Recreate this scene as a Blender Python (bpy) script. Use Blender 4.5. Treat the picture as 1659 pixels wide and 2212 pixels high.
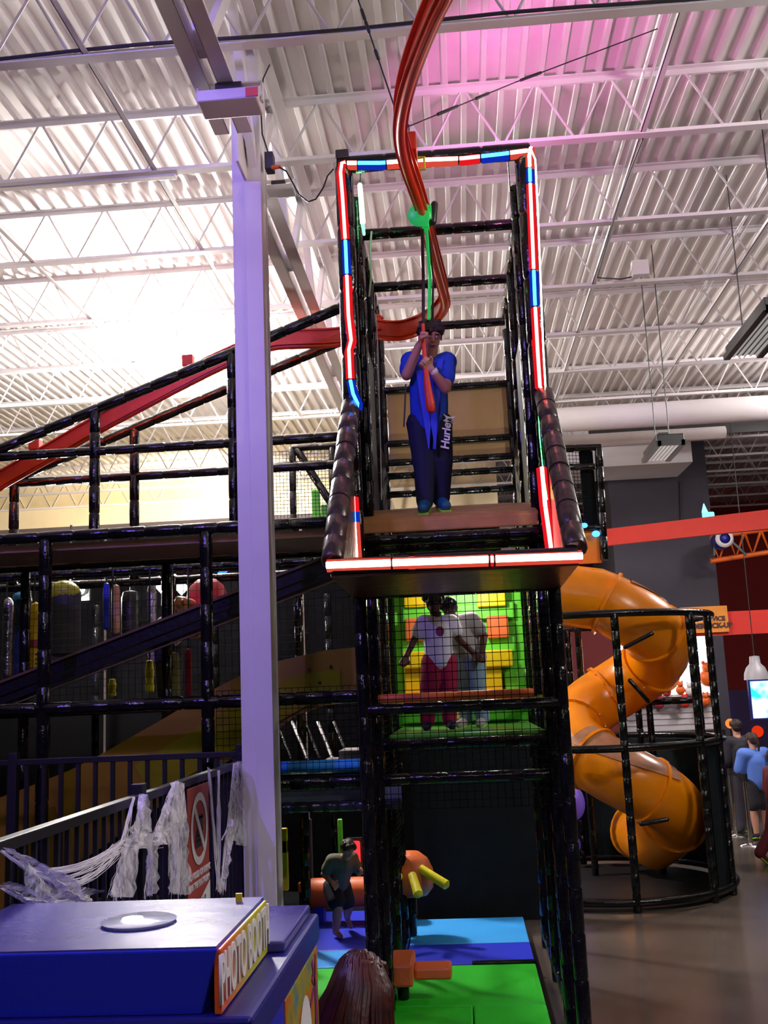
import bpy, bmesh, math, random
from mathutils import Vector, Matrix, Euler
random.seed(7)
for o in list(bpy.data.objects): bpy.data.objects.remove(o, do_unlink=True)
SC = bpy.context.scene
COL = SC.collection
R = math.radians
# ---------------------------------------------------------------- camera
FPX, PITCH, ROLL, YAW, EYE = 2200.0, R(9.95), R(2.42), R(-3.95), 2.4
_cy, _sy, _cp, _sp, _cr, _sr = math.cos(YAW), math.sin(YAW), math.cos(PITCH), math.sin(PITCH), math.cos(ROLL), math.sin(ROLL)
FWD = Vector((_sy*_cp, _cy*_cp, _sp)); _rt = Vector((_cy, -_sy, 0)); _dn = -_rt.cross(FWD)
RGT = _cr*_rt + _sr*_dn; DWN = -_sr*_rt + _cr*_dn
CAM = Vector((0, 0, EYE))
cd = bpy.data.cameras.new('camera'); co = bpy.data.objects.new('camera', cd); COL.objects.link(co)
cd.sensor_fit = 'VERTICAL'; cd.sensor_height = 24.0; cd.sensor_width = 18.0
cd.lens = FPX/2212*24.0; cd.clip_start = .05; cd.clip_end = 200
m3 = Matrix((RGT, -DWN, -FWD)).transposed()
co.matrix_world = Matrix.Translation(CAM) @ m3.to_4x4()
SC.camera = co
SC.view_settings.view_transform = 'Standard'; SC.view_settings.look = 'None'
SC.view_settings.gamma = 1.0; SC.view_settings.use_curve_mapping = False
SC.view_settings.exposure = 0.0
def ray(x, y): return FWD + RGT*((x-829)/FPX) + DWN*((y-1106)/FPX)
def PY(x, y, Y): d = ray(x, y); return CAM + d*(Y/d.y)
def PZ(x, y, Z): d = ray(x, y); return CAM + d*((Z-EYE)/d.z)
def PX(x, y, X): d = ray(x, y); return CAM + d*(X/d.x)
# ---------------------------------------------------------------- world
w = bpy.data.worlds.new('world'); SC.world = w; w.use_nodes = True
w.node_tree.nodes['Background'].inputs[0].default_value = (.55, .5, .75, 1)
w.node_tree.nodes['Background'].inputs[1].default_value = 0.02
# ---------------------------------------------------------------- helpers
def lin(h):
    h = h.lstrip('#'); v = [int(h[i:i+2], 16)/255 for i in (0, 2, 4)]
    return tuple((c/12.92 if c <= .04045 else ((c+.055)/1.055)**2.4) for c in v)
def mat(name, c, rough=.5, metal=0, bump=0, bscale=30, var=0, vscale=4, emit=0, ecol=None, coat=0, alpha=1, trans=0, c2=None, spec=.5):
    m = bpy.data.materials.new(name); m.use_nodes = True; nt = m.node_tree; b = nt.nodes['Principled BSDF']
    if isinstance(c, str): c = lin(c)
    if isinstance(c2, str): c2 = lin(c2)
    b.inputs['Base Color'].default_value = (*c, 1); b.inputs['Roughness'].default_value = rough; b.inputs['Metallic'].default_value = metal
    b.inputs['Coat Weight'].default_value = coat; b.inputs['Alpha'].default_value = alpha; b.inputs['Transmission Weight'].default_value = trans
    b.inputs['Specular IOR Level'].default_value = spec
    if emit:
        e = ecol if ecol else c
        if isinstance(e, str): e = lin(e)
        b.inputs['Emission Color'].default_value = (*e, 1); b.inputs['Emission Strength'].default_value = emit
    if var or bump or c2:
        tc = nt.nodes.new('ShaderNodeTexCoord')
    if var or c2:
        n = nt.nodes.new('ShaderNodeTexNoise'); n.inputs['Scale'].default_value = vscale; n.inputs['Detail'].default_value = 5
        nt.links.new(tc.outputs['Object'], n.inputs['Vector'])
        r = nt.nodes.new('ShaderNodeValToRGB'); r.color_ramp.elements[0].position = .3; r.color_ramp.elements[1].position = .7
        a = c2 if c2 else tuple(x*(1-var) for x in c); d = c if c2 else tuple(min(1, x*(1+var)) for x in c)
        r.color_ramp.elements[0].color = (*a, 1); r.color_ramp.elements[1].color = (*d, 1)
        nt.links.new(n.outputs['Fac'], r.inputs['Fac']); nt.links.new(r.outputs['Color'], b.inputs['Base Color'])
    if bump:
        n2 = nt.nodes.new('ShaderNodeTexNoise'); n2.inputs['Scale'].default_value = bscale; n2.inputs['Detail'].default_value = 4
        nt.links.new(tc.outputs['Object'], n2.inputs['Vector'])
        bp = nt.nodes.new('ShaderNodeBump'); bp.inputs['Strength'].default_value = bump; bp.inputs['Distance'].default_value = .02
        nt.links.new(n2.outputs['Fac'], bp.inputs['Height']); nt.links.new(bp.outputs['Normal'], b.inputs['Normal'])
    return m
def emat(name, c, s):
    m = bpy.data.materials.new(name); m.use_nodes = True; nt = m.node_tree; nt.nodes.clear()
    e = nt.nodes.new('ShaderNodeEmission'); o = nt.nodes.new('ShaderNodeOutputMaterial')
    if isinstance(c, str): c = lin(c)
    e.inputs[0].default_value = (*c, 1); e.inputs[1].default_value = s; nt.links.new(e.outputs[0], o.inputs[0]); return m
class MB:
    def __init__(s): s.v = []; s.f = []
    def add(s, vs, fs):
        k = len(s.v); s.v += [tuple(v) for v in vs]; s.f += [tuple(i+k for i in f) for f in fs]; return s
    def box(s, x0, y0, z0, x1, y1, z1):
        return s.hexa([(x0,y0,z0),(x1,y0,z0),(x1,y1,z0),(x0,y1,z0),(x0,y0,z1),(x1,y0,z1),(x1,y1,z1),(x0,y1,z1)])
    def hexa(s, p):
        return s.add(p, [(0,3,2,1),(4,5,6,7),(0,1,5,4),(1,2,6,5),(2,3,7,6),(3,0,4,7)])
    def bar(s, p, q, w, h, up=(0,0,1)):
        p, q = Vector(p), Vector(q); d = (q-p).normalized(); u = Vector(up)
        if abs(d.dot(u)) > .98: u = Vector((0,1,0))
        a = d.cross(u).normalized(); b = a.cross(d).normalized(); a *= w/2; b *= h/2
        return s.hexa([p-a-b, p+a-b, q+a-b, q-a-b, p-a+b, p+a+b, q+a+b, q-a+b])
    def tube(s, path, rad, n=10, cap=True):
        P = [Vector(p) for p in path]; rr = rad if isinstance(rad, (list, tuple)) else [rad]*len(P)
        t0 = (P[1]-P[0]).normalized(); u = Vector((0,0,1)) if abs(t0.z) < .9 else Vector((0,1,0))
        a = t0.cross(u).normalized(); vs = []; fs = []
        for i, p in enumerate(P):
            t = (P[min(i+1, len(P)-1)]-P[max(i-1, 0)])
            if t.length < 1e-7: t = t0
            t.normalize(); a = (a - t*a.dot(t)).normalized(); b = t.cross(a)
            for k in range(n):
                an = 2*math.pi*k/n; vs.append(p + a*(math.cos(an)*rr[i]) + b*(math.sin(an)*rr[i]))
        for i in range(len(P)-1):
            for k in range(n):
                k2 = (k+1) % n; fs.append((i*n+k, i*n+k2, (i+1)*n+k2, (i+1)*n+k))
        if cap:
            fs.append(tuple(range(n-1, -1, -1))); fs.append(tuple((len(P)-1)*n+k for k in range(n)))
        return s.add(vs, fs)
    def pad(s, p, q, r, seg=.28, n=12):
        p, q = Vector(p), Vector(q); L = (q-p).length; m = max(1, round(L/seg)); pts = []; rr = []
        for i in range(m):
            for t, k in ((.01, .86), (.05, .985), (.5, 1.0), (.95, .985), (.99, .86)):
                j = 1 + random.uniform(-.03, .03); pts.append(p.lerp(q, (i+t)/m)); rr.append(r*k*j)
        return s.tube(pts, rr, n)
    def lathe(s, prof, c=(0,0,0), n=20, axis=(0,0,1)):
        ax = Vector(axis).normalized(); u = Vector((1,0,0)) if abs(ax.x) < .9 else Vector((0,1,0))
        a = ax.cross(u).normalized(); b = ax.cross(a); c = Vector(c); vs = []; fs = []
        for r, h in prof:
            for k in range(n):
                an = 2*math.pi*k/n; vs.append(c + ax*h + (a*math.cos(an)+b*math.sin(an))*r)
        for i in range(len(prof)-1):
            for k in range(n):
                k2 = (k+1) % n; fs.append((i*n+k, i*n+k2, (i+1)*n+k2, (i+1)*n+k))
        return s.add(vs, fs)
    def ball(s, c, r, n=14, m=9, sc=(1,1,1), rot=None):
        c = Vector(c); vs = [Vector((0,0,1))]; fs = []
        for i in range(1, m):
            th = math.pi*i/m
            for k in range(n):
                ph = 2*math.pi*k/n; vs.append(Vector((math.sin(th)*math.cos(ph), math.sin(th)*math.sin(ph), math.cos(th))))
        vs.append(Vector((0,0,-1))); L = len(vs)-1
        for k in range(n): fs.append((0, 1+k, 1+(k+1) % n))
        for i in range(m-2):
            for k in range(n):
                a0 = 1+i*n+k; a1 = 1+i*n+(k+1) % n; fs.append((a0, a0+n, a1+n, a1))
        for k in range(n): fs.append((L, 1+(m-2)*n+(k+1) % n, 1+(m-2)*n+k))
        out = []
        for v in vs:
            v = Vector((v.x*r*sc[0], v.y*r*sc[1], v.z*r*sc[2]))
            if rot: v = rot @ v
            out.append(c+v)
        return s.add(out, fs)
    def caps(s, p, q, r0, r1, n=12):
        p, q = Vector(p), Vector(q); d = q-p; L = d.length
        if L < 1e-6: return s.ball(p, max(r0, r1), n)
        d.normalize(); pts = []; rr = []
        for a in (-85, -60, -30): pts.append(p+d*(r0*math.sin(R(a)))); rr.append(r0*math.cos(R(a)))
        for t in (0, .5, 1): pts.append(p.lerp(q, t)); rr.append(r0+(r1-r0)*t)
        for a in (30, 60, 85): pts.append(q+d*(r1*math.sin(R(a)))); rr.append(r1*math.cos(R(a)))
        # monotone along the axis
        return s.tube(pts, rr, n)
    def poly(s, pts, th):
        """flat outline (world pts) extruded by vector th"""
        th = Vector(th); n = len(pts); a = [Vector(p) for p in pts]; b = [p+th for p in a]
        fs = [tuple(range(n-1, -1, -1)), tuple(range(n, 2*n))] + [(i, (i+1) % n, n+(i+1) % n, n+i) for i in range(n)]
        return s.add(a+b, fs)
    def net(s, o, u, v, nu, nv, r):
        """rope net: origin o, edge vectors u, v"""
        o, u, v = Vector(o), Vector(u), Vector(v)
        for i in range(nu+1):
            a = o+u*(i/nu); s.tube([a, a+v], r, 3, False)
        for j in range(nv+1):
            a = o+v*(j/nv); s.tube([a, a+u], r, 3, False)
        return s
def rootloc(p):
    l = Vector((0,0,0))
    while p is not None: l = l + p.location; p = p.parent
    return l
def build(mb, name, m, parent=None, smooth=False, bevel=0, kind=None):
    off = rootloc(parent)
    if parent is None:
        xs = [v[0] for v in mb.v]; ys = [v[1] for v in mb.v]; zs = [v[2] for v in mb.v]
        off = Vector(((min(xs)+max(xs))/2, (min(ys)+max(ys))/2, min(zs)))
    me = bpy.data.meshes.new(name); me.from_pydata([(v[0]-off.x, v[1]-off.y, v[2]-off.z) for v in mb.v], [], mb.f)
    bm = bmesh.new(); bm.from_mesh(me); bmesh.ops.recalc_face_normals(bm, faces=bm.faces); bm.to_mesh(me); bm.free()
    me.materials.append(m)
    if smooth:
        me.polygons.foreach_set('use_smooth', [True]*len(me.polygons)); me.set_sharp_from_angle(angle=R(50))
    o = bpy.data.objects.new(name, me); COL.objects.link(o)
    if parent is not None: o.parent = parent
    else: o.location = off
    if bevel:
        b = o.modifiers.new('bevel', 'BEVEL'); b.width = bevel; b.segments = 2; b.limit_method = 'ANGLE'; b.angle_limit = R(40)
    if kind: o['kind'] = kind
    return o
def T(name, label, cat, loc=(0,0,0), group=None):
    o = bpy.data.objects.new(name, None); COL.objects.link(o); o.location = loc; o.empty_display_size = .1
    o['label'] = label; o['category'] = cat
    if group: o['group'] = group
    return o
def tag(o, label, cat, group=None):
    o['label'] = label; o['category'] = cat
    if group: o['group'] = group
    return o
def struct(mb, name, m, **k):
    o = build(mb, name, m, **k); o['kind'] = 'structure'; return o
def inst(src, loc, parent):
    c = src.copy(); COL.objects.link(c); c.parent = parent; c.location = loc; return c
def text(body, name, m, parent, size, M, ex=.002, align='CENTER', shear=0, bold=0):
    cu = bpy.data.curves.new('t', 'FONT'); cu.body = body; cu.size = size; cu.extrude = ex; cu.align_x = align; cu.align_y = 'CENTER'; cu.shear = shear; cu.offset = bold
    to = bpy.data.objects.new('t', cu); COL.objects.link(to); bpy.context.view_layer.update()
    me = bpy.data.meshes.new_from_object(to.evaluated_get(bpy.context.evaluated_depsgraph_get()))
    bpy.data.objects.remove(to, do_unlink=True)
    off = rootloc(parent); me.transform(Matrix.Translation(-off) @ M); me.materials.clear(); me.materials.append(m)
    o = bpy.data.objects.new(name, me); COL.objects.link(o); o.parent = parent; return o
def frame(o, x, y):
    """matrix with local x along x, local y along y, origin o"""
    x = Vector(x).normalized(); y = Vector(y); z = x.cross(y).normalized(); y = z.cross(x)
    return Matrix.Translation(Vector(o)) @ Matrix((x, y, z)).transposed().to_4x4()
def light(kind, name, loc, power, col, size=.2, parent=None, aim=None, angle=60, blend=.5):
    l = bpy.data.lights.new(name, kind); l.energy = power; l.color = col
    if kind in ('POINT', 'SPOT'): l.shadow_soft_size = size
    if kind == 'AREA': l.size = size
    if kind == 'SPOT': l.spot_size = R(angle); l.spot_blend = blend
    o = bpy.data.objects.new(name, l); COL.objects.link(o)
    o.location = Vector(loc) - (rootloc(parent) if parent else Vector((0,0,0)))
    if parent: o.parent = parent
    if aim is not None: o.rotation_euler = (Vector(aim)-Vector(loc)).to_track_quat('-Z', 'Y').to_euler()
    return o
# ---------------------------------------------------------------- materials
M = {}
M['vinyl'] = mat('black_vinyl', (.005, .005, .006), .15, bump=.35, bscale=22, spec=.45)
M['vinyl_dull'] = mat('black_vinyl_dull', (.008, .007, .008), .5, bump=.3, bscale=18, spec=.2)
M['white'] = mat('white_paint', '#e6e0e2', .45, var=.05, vscale=2)
M['deck'] = mat('roof_deck_paint', '#efe9e8', .5, var=.06, vscale=1.5)
M['net'] = mat('black_net', (.004, .004, .005), .9, spec=.08)
M['orange_rail'] = mat('orange_rail', '#d8340c', .3, var=.12, vscale=6)
M['orange_foam'] = mat('orange_foam', '#e87038', .45, bump=.1, bscale=40)
M['yellow_foam'] = mat('yellow_foam', '#f2e21c', .45, bump=.1, bscale=40)
M['slide'] = mat('slide_plastic', '#ee8a06', .28, var=.06, vscale=3)
M['slide2'] = mat('slide_window', '#b07c60', .2, var=.2, vscale=8)
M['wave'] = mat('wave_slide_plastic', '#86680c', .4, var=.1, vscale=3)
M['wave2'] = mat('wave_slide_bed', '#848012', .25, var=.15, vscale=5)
M['green'] = mat('green_mat', '#24c81c', .5, bump=.08, bscale=60, var=.05)
M['blue_d'] = mat('blue_mat', '#1428c4', .5, bump=.08, bscale=60)
M['blue_l'] = mat('light_blue_mat', '#34a0f0', .5, bump=.08, bscale=60)
M['green_blk'] = mat('lime_foam', '#6ad63a', .45, bump=.1, bscale=25)
M['yel_blk'] = mat('yellow_block_foam', '#f0c808', .45, bump=.1, bscale=25)
M['tan'] = mat('tan_wood', '#c08a4a', .5, var=.2, vscale=5, bump=.1)
M['tan_panel'] = mat('tan_panel', '#b89464', .6, var=.08, vscale=3)
M['booth'] = mat('booth_blue', '#2030d4', .3, bump=.05, bscale=90)
M['booth_d'] = mat('booth_dark_blue', '#1c1c80', .35, bump=.05, bscale=90)
M['booth_top'] = mat('booth_top_gloss', '#4c459a', .22, var=.12, vscale=5, bump=.08, bscale=8)
M['red_wall'] = mat('red_paint', '#a82420', .7, var=.05)
M['red_beam'] = mat('red_beam_paint', '#c4281c', .7, var=.05)
M['grey_wall'] = mat('dark_grey_paint', '#3c3844', .7, var=.05)
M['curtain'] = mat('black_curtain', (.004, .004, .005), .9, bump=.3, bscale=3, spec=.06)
M['dark'] = mat('dark_wall_paint', '#1a181e', .8, var=.2, vscale=2)
M['cream'] = mat('cream_paint', '#ead6b0', .7, var=.1, vscale=1.2)
M['fence'] = mat('fence_black_steel', '#16141c', .5, var=.1)
M['metal'] = mat('steel', (.5, .5, .52), .3, metal=1)
M['chrome'] = mat('chrome', (.8, .8, .82), .12, metal=1)
M['black_pl'] = mat('black_plastic', (.012, .012, .014), .4)
M['cable'] = mat('black_cable', (.015, .013, .018), .5)
M['floor'] = mat('polished_concrete', '#574d46', .22, var=.3, vscale=1.1, bump=.03, bscale=6)
M['web'] = mat('cotton_web', '#f0ecf6', .9)
M['sign_r'] = mat('sign_red', '#b0483c', .5)
M['sign_w'] = mat('sign_white', '#ece8ee', .5)
M['sign_k'] = mat('sign_dark', '#3a2028', .5)
M['acc_o'] = mat('accent_orange', '#e0641c', .45); M['acc_y'] = mat('accent_yellow', '#d8c018', .45)
M['acc_p'] = mat('accent_purple', '#8a2c72', .5); M['acc_t'] = mat('accent_teal', '#3a8a9a', .5)
M['skin1'] = mat('skin_light', '#c08a74', .55, var=.05); M['skin2'] = mat('skin_brown', '#54301f', .5, var=.05)
M['hair_br'] = mat('hair_brown', '#2a1812', .5, bump=.5, bscale=60); M['hair_k'] = mat('hair_black', '#120c0c', .5, bump=.5, bscale=60)
M['hair_au'] = mat('hair_auburn', '#a0622c', .5, bump=.5, bscale=60); M['hair_red'] = mat('hair_dark_red', '#5a1a12', .38, bump=.15, bscale=35, c2='#26090a', vscale=9)
M['eye'] = mat('eye_dark', (.02, .015, .012), .2); M['lip'] = mat('lip', '#8c4a48', .5)
M['shirt_b'] = mat('blue_tshirt', '#1a44c8', .8, bump=.3, bscale=14); M['navy'] = mat('navy_cloth', '#14183c', .8, bump=.3, bscale=14)
M['harness'] = mat('harness_blue', '#2440e0', .6); M['teal_shoe'] = mat('teal_shoe', '#125a7c', .5); M['sole'] = mat('shoe_sole', '#9cc83c', .5)
M['shirt_w'] = mat('white_tshirt', '#e4e0ea', .8, bump=.3, bscale=14); M['crimson'] = mat('crimson_cloth', '#a0103c', .8, bump=.3, bscale=14)
M['shirt_g'] = mat('grey_shirt', '#b0a8ac', .8, bump=.3, bscale=14); M['jeans'] = mat('light_jeans', '#8ea6c0', .8, bump=.3, bscale=14)
M['shirt_lb'] = mat('blue_top', '#5a80dc', .8, bump=.3, bscale=14); M['dark_cl'] = mat('dark_cloth', '#24202c', .8, bump=.3, bscale=14)
M['maroon'] = mat('maroon_cloth', '#5c0c18', .8, bump=.3, bscale=14)
def led(n, c, s): M[n] = emat(n, c, s)
led('led_red', (1, .09, .08), 14); led('slv_red', (1, .012, .02), .8); led('slv_blue', (.01, .05, .9), .5); led('slv_white', (1, .10, .06), .7); led('slv_green', (.02, .8, .1), .6)
led('led_blue', (.03, .28, 1), 9); led('led_white', (1, .62, .5), 12); led('led_green', (.06, 1, .14), 9)
# ================================================================ SETTING
DZ = 7.4      # underside of the roof deck
struct(MB().box(-16, -9, -.2, 16, 32, 0), 'floor', M['floor'])
struct(MB().box(-16, 22.4, 0, 1.0, 22.7, 7.6), 'wall_far', M['cream'])
struct(MB().box(1.0, 30, 0, 16, 30.3, 7.8), 'wall_far_right', M['red_wall'])
struct(MB().box(-16.3, -9, 0, -16, 32, 7.8), 'wall_left', M['dark'])
struct(MB().box(16, -9, 0, 16.3, 32, 7.8), 'wall_right', M['dark'])
struct(MB().box(-16, -9.3, 0, 16, -9, 7.8), 'wall_back', M['dark'])
# fluted steel roof deck, ribs along Y
mb = MB(); pitch = .161; prof = []
x = -16.0
while x < 16.0:
    prof += [(x, DZ), (x+.040, DZ), (x+.052, DZ+.042), (x+.149, DZ+.042)]; x += pitch
vs = []; fs = []
for y in (-9, 32):
    for px, pz in prof: vs.append((px, y, pz))
n = len(prof)
for i in range(n-1): fs.append((i, i+1, n+i+1, n+i))
mb.add(vs, fs); struct(mb, 'ceiling', M['deck'])
struct(MB().box(-16, -9, DZ+.2, 16, 32, DZ+.3), 'ceiling_slab', M['dark'])
# ---------------------------------------------------------------- bar joists
ords = ['first', 'second', 'third', 'fourth', 'fifth', 'sixth', 'seventh', 'eighth', 'ninth', 'tenth', 'eleventh', 'twelfth', 'thirteenth', 'fourteenth', 'fifteenth', 'sixteenth']
JB = 6.82
def joist(Y, label):
    t = T('roof_joist', label, 'roof joist', (0, Y, JB), 'white steel bar joists under the roof')
    tc = MB(); tc.box(-15.8, Y-.055, DZ-.012, 15.8, Y+.055, DZ-.002); tc.box(-15.8, Y-.012, DZ-.06, 15.8, Y+.012, DZ-.01)
    build(tc, 'top_chord', M['white'], t)
    bc = MB(); bc.box(-15.6, Y-.045, JB, 15.6, Y+.045, JB+.01); bc.box(-15.6, Y-.01, JB+.008, 15.6, Y+.01, JB+.05)
    build(bc, 'bottom_chord', M['white'], t)
    pts = []; x = -15.6; k = 0
    while x < 15.6:
        pts += [(x, Y, DZ-.03), (x+.02, Y, DZ-.03), (x+.30, Y, JB+.03), (x+.33, Y, JB+.03)]; x += .61
    build(MB().tube(pts, .0115, 5), 'web_rod', M['white'], t, smooth=True)
    return t
JY = [7.9+1.61*k for k in range(-3, 13)]
for k, Y in enumerate(JY):
    joist(Y, 'white steel bar joist under the roof deck, %s from the camera' % ords[k])
# bridging angles along the building
for k, (bx, bz, lab) in enumerate([(PZ(333, 371, JB).x, JB+.02, 'white bridging angle crossing the joists left of the column'),
        (PZ(1390, 290, JB).x, JB+.02, 'white bridging angle crossing the joists right of the tower'),
        (PZ(1530, 685, JB).x, JB+.02, 'white bridging angle crossing the joists at the far right'),
        (PZ(60, 560, JB).x, JB+.02, 'white bridging angle near the lamp at the far left')]):
    m_ = MB(); m_.box(bx-.022, -2, bz, bx+.022, 19.2, bz+.006); m_.box(bx-.022, -2, bz, bx-.016, 19.2, bz+.045)
    tag(build(m_, 'bridging_angle', M['white']), lab, 'steel angle', 'bridging angles')
for k, (bx, lab) in enumerate([(PZ(1257, 609, DZ-.1).x, 'thin white conduit pipe running along the deck beside the tower'), (PZ(1616, 458, DZ-.1).x, 'thin white conduit pipe running along the deck near the right edge')]):
    m_ = MB(); m_.tube([(bx, -2, DZ-.1), (bx, 19.2, DZ-.1)], .016, 8); m_.tube([(bx+.07, -2, DZ-.1), (bx+.07, 19.2, DZ-.1)], .012, 8)
    tag(build(m_, 'conduit_pipe', M['white'], smooth=True), lab, 'pipe', 'conduit pipes')
# ---------------------------------------------------------------- girder truss
GX, GB = -1.36, 6.2
g = T('girder_truss', 'deep white steel girder truss running over the column', 'truss', (GX, 7, GB))
for s in (-1, 1):
    for ya, yb in ((-3, 6.34), (7.3, 22.3)):
        build(MB().box(GX+s*.03-.003, ya, GB, GX+s*.03+.003, yb, GB+.11).box(min(GX+s*.03, GX+s*.13), ya, GB, max(GX+s*.03, GX+s*.13), yb, GB+.012), 'bottom_chord', M['white'], g)
    build(MB().box(GX+s*.03-.003, -3, DZ-.17, GX+s*.03+.003, 22.3, DZ-.07).box(min(GX+s*.03, GX+s*.12), -3, DZ-.08, max(GX+s*.03, GX+s*.12), 22.3, DZ-.07), 'top_chord', M['white'], g)
for k, Y in enumerate(JY[:-4]):
    if k: build(MB().bar((GX, Y, DZ-.1), (GX, Y-.8, GB+.05), .05, .09), 'web_member', M['white'], g)
    build(MB().bar((GX, Y, DZ-.1), (GX, Y+.8, GB+.05), .06, .10), 'web_member', M['white'], g)
# ---------------------------------------------------------------- column
c = T('steel_column', 'tall pale steel column lit purple beside the fence', 'column', (-1.41, 7.12, 0))
build(MB().box(-1.52, 7.0, 0, -1.302, 7.02, 7.35), 'front_flange', M['white'], c, bevel=.003)
build(MB().box(-1.52, 7.23, 0, -1.302, 7.25, 7.35), 'rear_flange', M['white'], c, bevel=.003)
build(MB().box(-1.50, 7.02, 0, -1.31, 7.23, 7.35), 'web', M['white'], c)
build(MB().box(-1.425, 6.99, 0, -1.30, 7.002, 7.0), 'cover_strip', M['white'], c, bevel=.003)
build(MB().box(-1.66, 6.86, 0, -1.16, 7.40, .03), 'base_plate', M['white'], c)
build(MB().box(-1.425, 6.7, 6.2, -1.405, 7.6, 6.5), 'gusset_plate', M['white'], c)
# junction box, plug and wire on the column
j = T('junction_box', 'grey junction box on the right side of the column with an orange plug', 'electrical box', PY(583, 352, 7.1))
p0 = PY(583, 352, 7.1)
build(MB().box(p0.x-.035, p0.y-.05, p0.z-.07, p0.x+.03, p0.y+.05, p0.z+.07), 'box', M['grey_wall'], j, bevel=.006)
p1 = PY(595, 361, 7.05); build(MB().caps(p1-Vector((.02, 0, 0)), p1+Vector((.03, 0, 0)), .017, .014), 'plug', M['acc_o'], j, smooth=True)
pts = [PY(x, y, 7.0) for x, y in ((602, 361), (618, 370), (632, 395), (645, 420), (665, 436), (682, 430), (698, 405), (707, 380), (720, 365))]
build(MB().tube(pts, .006, 6), 'wire', M['cable'], j, smooth=True)
pts = [PY(x, y, 6.95) for x, y in ((582, 340), (566, 290), (562, 220), (568, 170), (582, 140))]
build(MB().tube(pts, .006, 6), 'wire', M['cable'], j, smooth=True)
# flood lights clamped to the column and girder
def flood(px, py, Y, label, sc=1.0, lens=None):
    p = PY(px, py, Y); t = T('flood_light', label, 'flood light', p)
    build(MB().box(p.x-.16*sc, p.y-.09*sc, p.z-.035*sc, p.x+.16*sc, p.y+.09*sc, p.z+.03*sc), 'housing', M['white'], t, bevel=.012)
    build(MB().bar(p+Vector((-.17*sc, 0, -.01)), p+Vector((-.17*sc, 0, .10*sc)), .012, .04).bar(p+Vector((.17*sc, 0, -.01)), p+Vector((.17*sc, 0, .10*sc)), .012, .04).bar(p+Vector((-.17*sc, 0, .10*sc)), p+Vector((.17*sc, 0, .10*sc)), .04, .012), 'yoke', M['white'], t)
    build(MB().box(p.x-.07*sc, p.y-.05*sc, p.z+.03*sc, p.x+.07*sc, p.y+.05*sc, p.z+.09*sc), 'driver_box', M['grey_wall'], t, bevel=.006)
    if lens: build(MB().box(p.x+.10*sc, p.y-.094*sc, p.z-.03*sc, p.x+.165*sc, p.y-.085*sc, p.z+.02*sc), 'lens', lens, t)
    return t
flood(497, 222, 5.8, 'white flood light clamped high on the front of the column', 1.2, mat('red_lens', '#f06060', .3))
flood(602, 412, 7.45, 'white flood light on the girder just right of the column', .8)
# ---------------------------------------------------------------- high bay lamps
M['lamp_glow'] = emat('lamp_glow', (1, .97, .93), 40)
M['lamp_cap'] = mat('lamp_cap', '#b8b0a4', .5)
def highbay(p, label, power, col=(1, .95, .9), tilt=0):
    p = Vector(p); t = T('high_bay_lamp', label, 'lamp', p, 'high bay lamps')
    build(MB().lathe([(0, .16), (.06, .16), (.10, .12), (.20, .10), (.205, .06), (.19, .05), (0, .05)], p, 28), 'housing', M['lamp_cap'], t, smooth=True)
    build(MB().lathe([(0, .05), (.17, .05), (.21, -.04), (.19, -.14), (.12, -.2), (0, -.22)], p, 28), 'globe', M['lamp_glow'], t, smooth=True)
    build(MB().tube([p+Vector((0, 0, .16)), p+Vector((.01, 0, .35)), (p.x, p.y, DZ-.02)], .008, 6), 'cord', M['cable'], t)
    for a in (0, 90, 180, 270):
        d = Vector((math.cos(R(a)), math.sin(R(a)), 0)); build(MB().bar(p+d*.2+Vector((0, 0, .07)), p+d*.07+Vector((0, 0, .17)), .02, .01), 'bracket', M['lamp_cap'], t)
    light('POINT', 'lamp_light', p+Vector((0, 0, -.27)), power, col, .34, t)
    if tilt: light('SPOT', 'lamp_light', p+Vector((0, -.22, .02)), tilt, col, .2, t, p+Vector((0, -1.3, .9)), 165, .3)
LP = PY(380, 772, 13.0)
highbay(LP, 'glowing high bay lamp hanging under the roof left of the column', 2300, tilt=6500)
highbay((5.2, 5.2, 6.35), 'high bay lamp hanging on the right, outside the tower', 620)  # out of view, added to light the right ceiling
highbay((6.5, 15.0, 6.7), 'high bay lamp hanging over the far right hall', 900)  # out of view, added to brighten the far right
highbay((-2.2, 1.2, 6.7), 'high bay lamp hanging above the photo booth', 220, (.42, .30, 1))  # out of view, added violet fill for booth and column
highbay((1.6, -3.0, 6.7), 'high bay lamp hanging behind the camera', 190)  # out of view, added as front fill
# coloured wash lights
def par(p, aim, label, power, col, angle, k=1.0, mount=None):
    p = Vector(p); t = T('stage_light', label, 'stage light', p); d = (Vector(aim)-p).normalized()
    build(MB().lathe([(0, -.16*k), (.07*k, -.16*k), (.095*k, -.08*k), (.1*k, .0), (.085*k, -.01*k), (0, -.02*k)], p, 20, d), 'can', M['black_pl'], t, smooth=True)
    build(MB().lathe([(0, -.015*k), (.083*k, -.012*k)], p, 20, d), 'lens', emat('wash_lens', col, 6), t)
    build(MB().bar(p-d*.1+Vector((0, 0, .0)), p-d*.1+Vector((0, 0, .22*k)), .03*k, .01*k), 'hanger', M['black_pl'], t)
    if mount: build(MB().bar(p-d*.1*k, mount, .02, .02), 'clamp_arm', M['black_pl'], t)
    light('SPOT', 'wash_light', p+d*.02, power, col, .08, t, aim, angle, .6)
par((-3.6, 1.5, 6.5), (-1.5, 7.0, 3.6), 'black stage light washing the column in purple', 700, (.24, .11, 1.0), 75)
par(PY(548, 1110, 18.6), (-5.4, 22.4, 5.2), 'stage light behind the column washing the cream far wall', 2200, (1, .9, .68), 110, 1.0, (PY(548, 1110, 18.6).x, 18.6, DZ-.02))  # added to brighten the far wall, kept hidden by the column
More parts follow.
